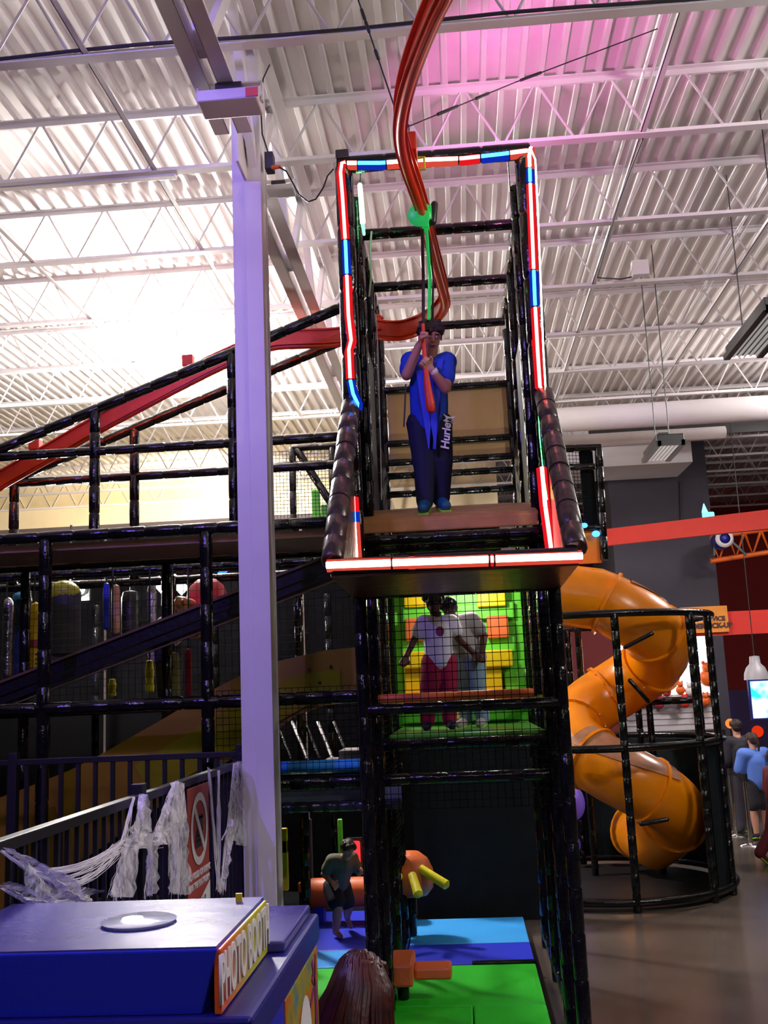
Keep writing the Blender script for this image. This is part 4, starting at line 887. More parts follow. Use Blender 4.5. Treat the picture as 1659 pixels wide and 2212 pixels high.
# black flood fixtures
def heater(far_left, near_px, wd, Z, label):
    A_ = PZ(*far_left, Z); y0_ = PZ(*near_px, Z).y; t = T('hanging_fixture', label, 'light fixture', (A_.x+wd/2, (A_.y+y0_)/2, Z))
    build(MB().box(A_.x, y0_, Z, A_.x+wd, A_.y, Z+.1), 'housing', M['black_pl'], t, bevel=.01)
    build(MB().box(A_.x-.02, y0_-.03, Z-.03, A_.x+.04, A_.y+.03, Z+.02), 'rim', M['black_pl'], t); build(MB().box(A_.x+wd-.04, y0_-.03, Z-.03, A_.x+wd+.02, A_.y+.03, Z+.02), 'rim', M['black_pl'], t)
    build(MB().box(A_.x, y0_-.03, Z-.03, A_.x+wd, y0_+.03, Z+.02), 'rim', M['black_pl'], t)
    k_ = 5
    for k in range(k_):
        x_ = A_.x+.05+(wd-.12)*k/(k_-1); build(MB().box(x_, y0_+.04, Z-.02, x_+.022, A_.y-.02, Z-.004), 'reflector_slat', M['slat_br'], t)
    ym = (y0_+A_.y)/2; build(MB().box(A_.x+wd*.3, ym-.1, Z+.1, A_.x+wd*.7, ym+.1, Z+.2), 'driver', M['black_pl'], t)
    for yy in (y0_+.06, A_.y-.06): build(MB().tube([(A_.x+wd/2, yy, Z+.1), (A_.x+wd/2, yy, DZ-.02)], .006, 6), 'hanger', M['cable'], t)
M['slat_br'] = mat('fixture_slat', '#e8e4e6', .3, emit=.25, ecol=(1, .97, .95))
heater((1568, 770), (1668, 664), .34, 5.5, 'black louvred light fixture hanging at the right edge')
heater((1390, 994), (1442, 956), .30, 5.0, 'black flood fixture hanging under the duct')
# prize counter
YP = 18.5
pc = T('prize_wall', 'brightly lit white prize display wall behind the slide cage', 'display wall', PY(1500, 1560, YP))
a, b = PY(1430, 1368, YP), PY(1556, 1508, YP); build(MB().box(a.x-2.2, YP+.3, b.z, b.x, YP+.36, a.z), 'lightbox', emat('lightbox_white', (1, .97, .95), 3.2), pc)
a, b = PY(1330, 1508, YP), PY(1560, 1575, YP); build(MB().box(a.x, YP+.25, b.z, b.x, YP+.4, a.z), 'slat_wall', mat('slat_wall', '#b8b0b8', .5), pc)
for k in range(6): z_ = b.z+(a.z-b.z)*k/6; build(MB().box(a.x, YP+.235, z_, b.x, YP+.25, z_+.06), 'slat', mat('slat', '#c8c0c6', .45), pc)
build(MB().box(a.x, YP-.2, 0, b.x, YP+.3, b.z), 'counter', M['black_pl'], pc)
build(MB().box(a.x, YP+.0, a.z-.02, b.x, YP+.25, a.z+.02), 'shelf', M['white'], pc)
toys = [(1415, 1500, 'acc_p'), (1440, 1502, 'red_beam'), (1470, 1498, 'acc_o'), (1490, 1500, 'white'), (1530, 1478, 'acc_o'), (1398, 1520, 'acc_p'), (1425, 1528, 'crimson'), (1480, 1526, 'red_beam'), (1525, 1522, 'acc_o')]
names_ = ('purple', 'red', 'orange', 'white', 'tall orange', 'violet', 'crimson', 'scarlet', 'flame orange')
for k, (x_, y_, mn) in enumerate(toys):
    p = PY(x_, y_, YP-.0); t = T('plush_prize', '%s plush prize on the lit display wall' % names_[k], 'plush toy', p, 'plush prizes')
    h = .12 if k != 4 else .22
    build(MB().ball(p+Vector((0, 0, h*.5)), h*.7, 10, 7, (1, .7, 1)), 'body', M[mn], t, smooth=True)
    build(MB().ball(p+Vector((0, -.02, h*1.3)), h*.45, 10, 7), 'head', M[mn], t, smooth=True)
    for s in (-1, 1): build(MB().ball(p+Vector((s*h*.3, -.02, h*1.7)), h*.16, 6, 5), 'ear', M[mn], t, smooth=True)
a, b = PY(1470, 1332, 17.9), PY(1690, 1366, 17.9); tag(build(MB().box(a.x-1.5, 17.9, b.z, b.x, 18.05, a.z+.05), 'counter_header', M['red_beam']), 'red header board above the prize counter', 'beam')
os_ = T('order_sign', 'orange hanging sign reading order pick-up on the red header', 'sign', PY(1530, 1340, 17.8))
a, b = PY(1470, 1312, 17.8), PY(1577, 1364, 17.8); build(MB().box(a.x, 17.86, b.z, b.x, 17.895, a.z), 'panel', mat('orange_sign', '#d08028', .6, var=.1), os_)
cx_ = (PY(1487, 1340, 17.8).x+b.x)/2
text('SERVICE', 'lettering', M['sign_k'], os_, .105, frame((cx_+.10, 17.855, PY(1530, 1337, 17.8).z), (1, 0, 0), (0, 0, 1)), bold=.004)
text('ORDER PICK-UP', 'lettering', M['sign_k'], os_, .115, frame((cx_-.02, 17.855, PY(1530, 1352, 17.8).z), (1, 0, 0), (0, 0, 1)), bold=.006)
# dark purple wall below header, monitor, pendant, neon line
tag(build(MB().box(PY(1556, 1450, 23).x, 23, 0, 16, 23.1, PY(1600, 1490, 23).z), 'purple_partition', mat('purple_paint', '#2a1648', .7)), 'dark purple partition wall behind the queue', 'partition')
mn_ = T('monitor', 'bright cyan menu screen hanging above the queue at the right edge', 'screen', PY(1650, 1510, 18))
a, b = PY(1619, 1472, 18), PY(1700, 1549, 18); build(MB().box(a.x-.03, 18.0, b.z-.03, b.x+.03, 18.08, a.z+.03), 'bezel', M['booth_d'], mn_)
M['screen'] = emat('screen_glow', (.3, .95, .95), 1.5)
nt = M['screen'].node_tree; tc = nt.nodes.new('ShaderNodeTexCoord'); n1 = nt.nodes.new('ShaderNodeTexNoise'); n1.inputs['Scale'].default_value = 3; rp_ = nt.nodes.new('ShaderNodeValToRGB')
rp_.color_ramp.elements[0].color = (.03, .75, .75, 1); rp_.color_ramp.elements[0].position = .42; rp_.color_ramp.elements[1].color = (.85, 1, 1, 1); rp_.color_ramp.elements[1].position = .55
nt.links.new(tc.outputs['Object'], n1.inputs['Vector']); nt.links.new(n1.outputs['Fac'], rp_.inputs[0]); nt.links.new(rp_.outputs[0], nt.nodes['Emission'].inputs[0])
build(MB().box(a.x, 17.99, b.z, b.x, 18.0, a.z), 'display', M['screen'], mn_)
pn = T('pendant_lamp', 'grey bottle shaped pendant lamp above the menu screen', 'pendant lamp', PY(1632, 1468, 17.5)); q = PY(1634, 1468, 17.5)
build(MB().lathe([(.20, 0), (.19, .1), (.15, .2), (.09, .26), (.08, .38), (.03, .39), (0, .39)], q, 20), 'shade', mat('pendant_grey', '#a8a4ac', .4), pn, smooth=True)
build(MB().tube([q+Vector((0, 0, .39)), (q.x, q.y, 7.3)], .008, 6), 'cord', M['cable'], pn)
a, b = PY(1567, 1495, 22.985), PY(1572, 1552, 22.985); tag(build(MB().tube([a, b], .018, 6), 'neon_line', emat('neon_purple', (.3, .05, 1), 5)), 'thin purple neon line on the dark partition', 'neon light')
# balloons & stanchions
for x_, y_, r_, lab, c_ in ((1577, 1563, .085, 'round orange globe lamp above the queue', '#ff9040'), (1636, 1580, .1, 'red orange globe behind the queue', '#d83010')):
    p = PY(x_, y_, 18.5); t = T('globe', lab, 'globe lamp', p); build(MB().ball(p, r_, 16, 10), 'globe', emat('globe_glow', c_, 1.1), t, smooth=True); build(MB().tube([p+Vector((0, 0, -r_)), (p.x, p.y, 0.0)], .012, 6), 'stand', M['black_pl'], t)
for k, (x_, y_) in enumerate(((1590, 1806), (1622, 1826), (1579, 1796))):
    p = PZ(x_, y_, 0); t = T('stanchion', '%s chrome queue stanchion beside the slide cage' % ('left', 'nearest', 'rear')[k], 'stanchion', p, 'queue stanchions')
    build(MB().tube([p+Vector((0, 0, .03)), p+Vector((0, 0, .95))], .03, 12), 'pole', M['chrome'], t, smooth=True)
    build(MB().lathe([(0, .04), (.05, .04), (.16, .015), (.17, 0), (0, 0)], p, 20), 'base', M['chrome'], t, smooth=True)
    build(MB().lathe([(0, 0), (.045, 0), (.045, .1), (0, .1)], p+Vector((0, 0, .9)), 14), 'head', M['black_pl'], t, smooth=True)
a, b = PZ(1590, 1806, 0), PZ(1622, 1826, 0); tag(build(MB().bar(a+Vector((0, 0, .95)), b+Vector((0, 0, .95)), .004, .06), 'queue_belt', M['black_pl']), 'black belt stretched between the queue stanchions', 'belt')
# objects seen at floor level inside the cage
for x_, y_, r_, mn, lab in ((1238, 1735, .22, 'lilac', 'lilac foam ball glowing in the dark behind the cage'), (1240, 1825, .12, 'lilac', 'small lilac foam ball low behind the cage')):
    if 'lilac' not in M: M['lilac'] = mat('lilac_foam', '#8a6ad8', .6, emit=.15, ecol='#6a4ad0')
    p = PY(x_, y_, 14); tag(build(MB().ball(p, r_, 14, 10, (.7, .7, 1)), 'foam_ball', M[mn], smooth=True), lab, 'ball')
a, b = PY(1000, 1990, 16.2), PY(1480, 1350, 16.2)
tag(build(MB().box(.6, 16.5, 0, PY(1340, 1500, 16.5).x, 16.6, PY(1240, 1345, 16.5).z), 'red_partition', mat('dark_red_partition', '#5c1014', .7)), 'dark red partition behind the spiral slide', 'partition')
# ================================================================ PEOPLE
def remesh(mb, name, m, parent, voxel, smooth=2):
    o = build(mb, name, m, parent)
    r = o.modifiers.new('remesh', 'REMESH'); r.mode = 'VOXEL'; r.voxel_size = voxel; r.use_smooth_shade = True
    sm = o.modifiers.new('smooth', 'SMOOTH'); sm.factor = .5; sm.iterations = smooth
    return o
def hand(mb, wrist, d, nrm, s, curl=.5, side=1):
    """palm from the wrist along d, palm normal nrm, five fingers"""
    d = Vector(d).normalized(); nrm = Vector(nrm); nrm = (nrm-d*nrm.dot(d)).normalized(); lat = d.cross(nrm)*side
    w = Vector(wrist); L = .085*s
    for k in range(4):
        a = w+lat*((k-1.5)*.018*s)*.6; b = w+d*L+lat*((k-1.5)*.020*s); mb.caps(a, b, .014*s, .0125*s, 8)
    for k, fl in enumerate((.062, .072, .068, .052)):
        p = w+d*L+lat*((k-1.5)*.020*s); dr = d
        for j_, seg in enumerate((.45, .32, .23)):
            ang = curl*(1.1, 1.35, .9)[j_]; dr = (dr*math.cos(ang)+nrm*math.sin(ang)).normalized() if j_ == 0 else (Matrix.Rotation(ang, 3, d.cross(nrm)) @ dr).normalized()
            q = p+dr*fl*seg*s; mb.caps(p, q, .0092*s*(1-.08*j_), .0088*s*(1-.1*j_), 8); p = q
    p = w+d*L*.35-lat*.028*s; q = p+(d*.6-lat*.75+nrm*.35).normalized()*.036*s; mb.caps(w+d*L*.2, p, .014*s, .013*s, 8); mb.caps(p, q, .0115*s, .0105*s, 8)
    mb.caps(q, q+(d*.8+nrm*.6*curl).normalized()*.026*s, .0105*s, .009*s, 8)
def head(mb, c, hh, M3):
    """skull, jaw, nose, ears; M3 maps local (x right, -y face, z up)"""
    c = Vector(c); W = lambda x, y, z: c+M3 @ Vector((x*hh, y*hh, z*hh))
    mb.ball(W(0, .03, .12), hh*.375, 18, 12, (.9, 1.08, 1.0), M3); mb.ball(W(0, -.05, -.12), hh*.3, 16, 10, (.9, .95, 1.1), M3)
    mb.ball(W(0, -.13, -.36), hh*.13, 10, 8, (1.1, .8, .8), M3)
    mb.caps(W(0, -.33, .04), W(0, -.40, -.10), .028*hh, .052*hh, 8); mb.ball(W(-.04, -.36, -.11), .035*hh, 8, 6); mb.ball(W(.04, -.36, -.11), .035*hh, 8, 6)
    mb.caps(W(-.17, -.29, .09), W(-.06, -.34, .09), .035*hh, .03*hh, 8); mb.caps(W(.17, -.29, .09), W(.06, -.34, .09), .035*hh, .03*hh, 8)
    mb.caps(W(-.07, -.345, -.215), W(.07, -.345, -.215), .024*hh, .024*hh, 8); mb.caps(W(-.05, -.335, -.25), W(.05, -.335, -.25), .026*hh, .026*hh, 8)
    for s in (-1, 1): mb.ball(W(s*.345, .06, -.03), .085*hh, 10, 8, (.4, .7, 1.15), M3)
    mb.caps(W(0, .06, -.2), W(0, .08, -.5), .19*hh, .2*hh, 12)
def person(label, J, hh, skin, hair, shirt, pants, shoes, voxel=.008, face=(0, 0, 0), sleeves=.55, bare_leg=None, hands=None, curl=.5, longhair=None, group=None, hs=None, build_w=1.0, shorts=False, fat=1.0, nohair=False):
    base = J['ankL'].lerp(J['ankR'], .5); t = T('person', label, 'person', (base.x, base.y, min(J['toeL'].z, J['toeR'].z)-.02*hh/.2), group)
    s = hh/.2*build_w; hs = hs or hh/.2; M3 = Euler(face, 'XYZ').to_matrix()
    J = {k: Vector(v) for k, v in J.items()}
    b = MB(); head(b, J['head'], hh, M3)
    b.caps(J['neck'], J['head']+Vector((0, .01, -.25*hh)), .052*s, .05*s); b.caps(J['chest'], J['neck'], .105*s, .06*s); b.caps(J['pelvis'], J['chest'], .105*s, .11*s)
    for q in 'LR':
        b.caps(J['sh'+q], J['chest'].lerp(J['neck'], .5), .055*s, .07*s); b.caps(J['sh'+q], J['el'+q], .046*s, .037*s); b.caps(J['el'+q], J['wr'+q], .037*s, .026*s)
        b.caps(J['pelvis'], J['hip'+q], .10*s, .085*s); b.caps(J['hip'+q], J['kn'+q], .078*s, .055*s); b.caps(J['kn'+q], J['kn'+q].lerp(J['ank'+q], .35), .052*s, .055*s); b.caps(J['kn'+q].lerp(J['ank'+q], .35), J['ank'+q], .055*s, .036*s)
        b.caps(J['ank'+q], J['toe'+q], .034*s, .028*s)
        hd, hn = (hands or {}).get(q, ((J['wr'+q]-J['el'+q]), Vector((0, -1, 0)))); hand(b, J['wr'+q], hd, hn, hs, curl, 1 if q == 'L' else -1)
    body = remesh(b, 'body', skin, t, voxel)
    e = .014*fat; m_ = MB(); m_.caps(J['pelvis']+Vector((0, 0, -.02)), J['chest'], .112*s+e, .116*s+e); m_.caps(J['chest'], J['neck']+Vector((0, 0, -.035*s)), .112*s+e, .07*s)
    for q in 'LR':
        m_.caps(J['sh'+q], J['chest'].lerp(J['neck'], .45), .062*s+e, .078*s+e); m_.caps(J['sh'+q], J['sh'+q].lerp(J['el'+q], sleeves if sleeves <= 1 else 1), .056*s+e, .05*s+e)
        if sleeves > 1: m_.caps(J['el'+q], J['el'+q].lerp(J['wr'+q], sleeves-1), .047*s+e, .034*s+e)
    remesh(m_, 'shirt', shirt, t, voxel*1.2, 4)
    m_ = MB(); m_.caps(J['pelvis']+Vector((0, 0, .03)), J['pelvis']+Vector((0, 0, -.03)), .108*s+.008, .11*s+.008)
    for q in 'LR':
        m_.caps(J['pelvis'], J['hip'+q], .105*s+.008, .093*s+.008)
        if shorts: m_.caps(J['hip'+q], J['hip'+q].lerp(J['kn'+q], .75), .088*s+e, .078*s+e)
        else: m_.caps(J['hip'+q], J['kn'+q], .085*s+e, .062*s+e); m_.caps(J['kn'+q], J['ank'+q]+Vector((0, 0, .02)), .06*s+e, .045*s+e)
    remesh(m_, 'trousers' if not shorts else 'shorts', pants, t, voxel*1.2, 4)
    if shoes:
        for q in 'LR':
            m_ = MB(); m_.caps(J['ank'+q], J['toe'+q], .044*s, .038*s); m_.caps(J['ank'+q]+Vector((0, 0, .02)), J['ank'+q], .04*s, .044*s)
            so = remesh(m_, 'shoe', shoes, t, voxel, 3)
            lo = MB(); lo.bar(J['ank'+q]-(J['toe'+q]-J['ank'+q]).normalized()*.03*s+Vector((0, 0, -.038*s)), J['toe'+q]+(J['toe'+q]-J['ank'+q]).normalized()*.03*s+Vector((0, 0, -.034*s)), .075*s, .018*s); build(lo, 'sole', M['sole'], so, bevel=.006)
    W = lambda x, y, z: J['head']+M3 @ Vector((x*hh, y*hh, z*hh))
    for sd_ in (-1, 1):
        ey = build(MB().ball(W(sd_*.115, -.345, .02), .033*hh, 8, 6), 'eye', M['sign_w'], t, smooth=True); build(MB().ball(W(sd_*.115, -.372, .018), .017*hh, 8, 6), 'iris', M['eye'], ey, smooth=True)
        build(MB().caps(W(sd_*.17, -.345, .085), W(sd_*.06, -.372, .09), .016*hh, .018*hh, 6), 'eyebrow', hair, t, smooth=True)
    build(MB().caps(W(-.07, -.362, -.232), W(.07, -.362, -.232), .014*hh, .014*hh, 6), 'mouth', M['lipmouth'], t, smooth=True)
    if not nohair:
        m_ = MB(); m_.ball(W(0, .07, .17), hh*.40, 18, 12, (.97, 1.02, 1.0), M3); m_.ball(W(0, .2, -.02), hh*.33, 14, 10, (1.05, .8, 1.0), M3)
        rnd = random.Random(int(hh*1e4)+len(label))
        for k in range(22):
            a = rnd.uniform(0, 2*math.pi); z_ = rnd.uniform(.1, .5); r_ = .36*math.sqrt(max(0, 1-((z_-.1)/.5)**2)); p = W(r_*math.cos(a), r_*math.sin(a)+.05, z_)
            m_.caps(p, p+M3 @ Vector((rnd.uniform(-.1, .1)*hh, -.06*hh, rnd.uniform(-.1, .03)*hh)), .09*hh, .05*hh, 8)
        for k in range(9): x_ = -.26+.065*k; m_.caps(W(x_, -.27, .36), W(x_*1.12+.03, -.36, .20+.02*(k % 2)), .075*hh, .035*hh, 8)
        if longhair: longhair(m_, W, hh)
        remesh(m_, 'hair', hair, t, voxel, 1)
    return t
def pose(x, y, z, h, yaw=0, lean=0, **ov):
    """standing joints for a person of height h whose feet are at (x,y,z); yaw 0 faces -Y"""
    J = dict(ankL=(-.055, .01, .05), ankR=(.055, .01, .05), toeL=(-.06, -.09, .025), toeR=(.06, -.09, .025), knL=(-.058, 0, .28), knR=(.058, 0, .28), hipL=(-.052, 0, .50), hipR=(.052, 0, .50), pelvis=(0, 0, .54), chest=(0, 0, .72), neck=(0, .005, .815), head=(0, -.005, .915),
             shL=(-.105, 0, .785), shR=(.105, 0, .785), elL=(-.14, .01, .625), elR=(.14, .01, .625), wrL=(-.15, -.04, .49), wrR=(.15, -.04, .49))
    J.update(ov); c_, s_ = math.cos(yaw), math.sin(yaw); out = {}
    for k, (a, b, c2) in J.items():
        a, b, c2 = a*h, b*h, c2*h
        out[k] = Vector((x+a*c_-b*s_, y+a*s_+b*c_, z+c2))
    return out
# the boy on the launch platform
pj = lambda x, y, Y: PY(x, y, Y)
fl, fr = pj(918, 1096, 7.30), pj(953, 1088, 7.42)
J = dict(head=pj(930, 728, 7.22), neck=pj(927, 778, 7.30), chest=pj(925, 830, 7.31), pelvis=pj(927, 905, 7.33), shL=pj(888, 782, 7.30), shR=pj(963, 783, 7.30), elL=pj(878, 810, 7.16), elR=pj(962, 838, 7.16), wrL=pj(905, 745, 7.08), wrR=pj(932, 800, 7.07),
         hipL=pj(909, 915, 7.33), hipR=pj(945, 915, 7.33), knL=pj(916, 1005, 7.30), knR=pj(954, 1000, 7.36), ankL=fl, ankR=fr, toeL=pj(914, 1108, 7.17), toeR=pj(962, 1098, 7.28))
for q, yy in (('L', (7.30, 7.17)), ('R', (7.42, 7.28))):
    J['ank'+q].z = SURF(yy[0])+.062; J['toe'+q].z = SURF(yy[1])+.045
boy = person('boy in blue t-shirt and navy trousers gripping the orange zip handle on the platform', J, .245, M['skin1'], M['hair_br'], M['shirt_b'], M['navy'], M['teal_shoe'], .0065, (R(22), 0, R(14)), .62,
             hands={'L': (pj(912, 722, 7.05)-pj(905, 745, 7.08), Vector((1, -.2, -.1))), 'R': (pj(918, 786, 7.05)-pj(932, 800, 7.07), Vector((-.2, -.9, .3)))}, curl=1.15, hs=1.05, build_w=.92, fat=1.0)
# harness straps and lettering of the boy
mb = MB(); 
for pts in ([(950, 775), (945, 830), (938, 900), (934, 970)], [(905, 800), (912, 850), (922, 910), (932, 970)]):
    mb.add([v for x_, y_ in pts for v in (pj(x_-7, y_, 7.175+.0*y_), pj(x_+7, y_, 7.175))], [(2*i, 2*i+1, 2*i+3, 2*i+2) for i in range(3)])
o_ = build(mb, 'harness_strap', M['harness'], boy); sd = o_.modifiers.new('solid', 'SOLIDIFY'); sd.thickness = .006
build(MB().poly([pj(899, 790, 7.18), pj(952, 780, 7.18), pj(955, 860, 7.165), pj(945, 935, 7.185), pj(933, 975, 7.19), pj(920, 930, 7.185), pj(902, 870, 7.165)], (0, .01, 0)), 'harness_bib', mat('harness_bib', '#16309c', .7, bump=.2, bscale=12), boy, bevel=.004)
build(MB().tube([pj(876, 830, 7.25), pj(874, 880, 7.25), pj(872, 922, 7.25)], .006, 6), 'loose_strap', M['cable'], boy)
build(MB().lathe([(.030, -.018), (.034, -.01), (.034, .01), (.030, .018)], pj(936, 803, 7.08), 14, pj(962, 838, 7.16)-pj(932, 800, 7.07)), 'wristband', M['sign_w'], boy, smooth=True)
a, b = pj(962, 958, 7.235), pj(966, 908, 7.235)
text('Hurley', 'lettering', M['sign_w'], boy, .085, frame(a.lerp(b, .42)+Vector((0, 0, 0)), b-a, Vector((-1, 0, .12))), bold=.002, shear=.15)
text(')(', 'lettering', M['sign_w'], boy, .085, frame(a.lerp(b, 1.05)+Vector((.004, 0, 0)), b-a, Vector((-1, 0, .12))), bold=.002, shear=.15)
# two children on the lower deck
g1 = PY(955, 1562, 8.55); zk = ZD
J = pose(g1.x, 8.6, zk, 1.11, R(8), shL=(-.10, 0, .79), elL=(-.19, -.01, .66), wrL=(-.25, -.05, .55), elR=(.15, -.05, .66), wrR=(.24, -.1, .56), ankL=(-.11, .01, .05), toeL=(-.13, -.08, .025), knL=(-.09, -.02, .28), head=(-.02, -.02, .925))
def puffs(m_, W, hh):
    for s in (-1, 1): m_.ball(W(s*.36, .12, .34), hh*.22, 12, 8)
k1 = person('girl in white t-shirt and crimson trousers behind the net on the lower deck', J, .178, M['skin2'], M['hair_k'], M['shirt_w'], M['crimson'], M['dark_cl'], .008, (R(6), 0, R(10)), .5, longhair=puffs, fat=1.6)
hp = J['head']; build(MB().ball(hp+Vector((.02, -.09, .10)), .03, 8, 6, (1.4, .6, .8)), 'hair_bow', M['crimson'], k1, smooth=True)
build(MB().ball(J['chest']+Vector((.02, -.125, .0)), .03, 8, 6, (1.2, .1, 1.4)), 'shirt_print', M['acc_p'], k1)
g2 = PY(1020, 1565, 8.7)
J = pose(g2.x, 8.85, zk, 1.16, R(-30), pelvis=(.02, .03, .53), chest=(-.05, -.03, .70), neck=(-.06, -.07, .79), head=(-.07, -.13, .865), shL=(-.13, -.03, .74), shR=(.05, -.02, .775), elL=(-.17, -.1, .62), wrL=(-.1, -.18, .55), elR=(.13, .02, .66), wrR=(.15, -.06, .53), ankR=(.08, .02, .05), toeR=(.1, -.07, .025))
person('child in grey shirt and light blue jeans leaning over behind the net', J, .185, M['skin2'], M['hair_k'], M['shirt_g'], M['jeans'], M['shirt_g'], .008, (R(30), 0, R(-30)), .6, fat=1.5)
# running child among the mats
p = PZ(735, 2022, .1)
J = pose(p.x, p.y, .1, 1.05, R(35), pelvis=(0, .04, .46), chest=(0, -.06, .62), neck=(0, -.13, .70), head=(0, -.2, .78), hipL=(-.05, .04, .43), hipR=(.05, .04, .43), knL=(-.07, -.1, .27), ankL=(-.06, -.02, .05), toeL=(-.06, -.12, .025), knR=(.08, -.02, .25), ankR=(.16, .16, .12), toeR=(.17, .12, .04), shL=(-.1, -.08, .68), shR=(.1, -.08, .68), elL=(-.15, -.0, .56), wrL=(-.13, -.12, .5), elR=(.15, -.12, .55), wrR=(.12, -.22, .58))
person('barefoot child in grey shirt and dark shorts running past the orange roller', J, .175, M['skin1'], M['hair_br'], mat('grey_olive_shirt', '#6c6858', .8), M['dark_cl'], None, .008, (R(20), 0, R(35)), .6, shorts=True, fat=1.2)
# girl with dark red hair in the foreground
p = PY(778, 2128, 3.95)
J = pose(PY(778, 2128, 4.28).x, 4.28, 0, 1.26, R(150))
J['head'] = PY(782, 2138, 4.28)
def mane(m_, W, hh):
    for k in range(26):
        a = R(-100+200*k/25); r_ = .32
        pts0 = W(r_*math.sin(a)*1.0, .08+r_*math.cos(a)*.9, .2); pts1 = W(.42*math.sin(a)+.06, .12+.4*math.cos(a), -.35); pts2 = W(.5*math.sin(a)+.1, .12+.45*math.cos(a), -1.0-.2*random.random())
        m_.caps(pts0, pts1, .11*hh, .11*hh, 8); m_.caps(pts1, pts2, .11*hh, .05*hh, 8)
gl_ = person('girl with long dark red hair standing in the foreground beside the booth', J, .24, M['skin1'], M['hair_red'], M['dark_cl'], M['dark_cl'], M['dark_cl'], .009, (R(12), R(8), R(150)), .8, longhair=mane)
rnd = random.Random(4); M3 = Euler((R(12), R(8), R(150)), 'XYZ').to_matrix(); hh = .24
W = lambda x, y, z: J['head']+M3 @ Vector((x*hh, y*hh, z*hh)); mb = MB()
for k in range(330):
    a = R(rnd.uniform(-135, 135)); ph = math.sqrt(rnd.uniform(0, 1)); o1 = rnd.uniform(.97, 1.08)
    p0 = W(.40*math.sin(a)*ph, .07+.44*math.cos(a)*ph, .17+.45*math.sqrt(max(0, 1-ph*ph))); p1 = W(.47*math.sin(a)*o1, .08+.50*math.cos(a)*o1, .02)
    p2 = W(.66*math.sin(a)*o1+.16, .14+.60*math.cos(a)*o1, -.42); p3 = W(.78*math.sin(a)*o1+.26+rnd.uniform(-.08, .08), .14+.66*math.cos(a)+rnd.uniform(-.06, .06), -1.0-rnd.uniform(0, .3))
    pts_ = [p0]+[p1*((1-u)**2)+p2*(2*u*(1-u))+p3*(u*u) for u in (0, .2, .4, .6, .8, 1)]
    f_ = rnd.uniform(.6, 1.3); mb.tube(pts_, [.005*f_, .010*f_, .011*f_, .010*f_, .009*f_, .007*f_, .002], 6, False)
build(mb, 'hair_strands', M['hair_red'], gl_, smooth=True, kind='stuff')
# queue on the right
p = PZ(1646, 1815, 0)
J = pose(p.x, p.y, 0, 1.58, R(195), elL=(-.13, -.05, .64), wrL=(-.07, -.13, .62), elR=(.14, -.04, .64), wrR=(.1, -.12, .66))
def pony(m_, W, hh): m_.caps(W(.0, .42, .2), W(-.1, .55, -.3), .16*hh, .14*hh, 10); m_.caps(W(-.1, .55, -.3), W(-.12, .5, -.85), .14*hh, .05*hh, 10)
person('woman with ponytail in loose blue top and dark shorts waiting at the counter', J, .205, M['skin1'], M['hair_br'], M['shirt_lb'], M['dark_cl'], M['dark_cl'], .012, (0, 0, R(205)), .9, longhair=pony, shorts=True, fat=2.8)
p = PZ(1624, 1806, 0)
J = pose(p.x, p.y+.3, 0, 1.76, R(188))
person('man in dark long sleeved top standing with his back turned in the queue', J, .225, M['skin1'], M['hair_br'], M['dark_cl'], M['grey_wall'], M['dark_cl'], .012, (0, 0, R(188)), 1.9, fat=2.5)
p = PZ(1594, 1794, 0)
J = pose(p.x, p.y+.7, 0, 1.55, R(180))
person('person in pale top half hidden by the cage in the queue', J, .21, M['skin1'], M['hair_k'], M['shirt_g'], M['dark_cl'], M['dark_cl'], .014, (0, 0, R(180)), .8, fat=2.5)
p = PZ(1690, 1868, 0)
J = pose(p.x+.02, p.y, 0, 1.45, R(100), ankL=(-.05, -.05, .05), toeL=(-.05, -.14, .025), knL=(-.05, -.08, .27), knR=(.05, .06, .28), ankR=(.05, .19, .09), toeR=(.05, .13, .03))
person('person in maroon clothes striding out of the right edge', J, .2, M['skin1'], M['hair_br'], M['maroon'], M['maroon'], M['maroon'], .012, (0, 0, R(100)), .9, fat=2)
# child on the left ramp
p = PY(365, 1370, 9.2)
J = pose(p.x, 9.2, 2.36, 1.1, R(60), pelvis=(0, .1, .45), chest=(0, -.03, .6), neck=(0, -.1, .68), head=(0, -.15, .78), shL=(-.1, -.05, .65), shR=(.1, -.05, .65), elL=(-.12, -.18, .55), wrL=(-.1, -.28, .58), elR=(.12, -.18, .55), wrR=(.1, -.28, .58))
person('child with auburn hair and grey shirt climbing behind the black posts', J, .19, M['skin1'], M['hair_au'], M['shirt_g'], M['dark_cl'], M['dark_cl'], .011, (R(10), 0, R(60)), .7, fat=1.5)
# ================================================================ HANGING BAGS AND FOAM COLUMNS (left)
def bag(x0, y0, x1, y1, Y, m, label, bumpy=0, group='hanging foam bags'):
    a, b = PY((x0+x1)/2, y0, Y), PY((x0+x1)/2, y1, Y); r_ = (PY(x1, (y0+y1)/2, Y).x-PY(x0, (y0+y1)/2, Y).x)/2; h = a.z-b.z
    t = T('hanging_bag', label, 'foam bag', b, group); prof = [(0, 0), (r_*.7, .01), (r_, .05*h)]; n_ = max(6, int(h/.05))
    for k in range(1, n_): prof.append((r_*(1+.12*bumpy*math.sin(k*2.1)), h*(.05+.9*k/n_)))
    prof += [(r_*.8, h*.97), (0, h)]
    build(MB().lathe(prof, b, 18), 'bag', m, t, smooth=True); build(MB().tube([a, (a.x, a.y, 3.6 if a.z < 3.6 else a.z+.1)], .008, 6), 'cord', M['cable'], t)
    return t, a, b, r_
foil = mat('dark_foil', '#22303c', .25, bump=.9, bscale=14, c2='#2a3a50', vscale=9)
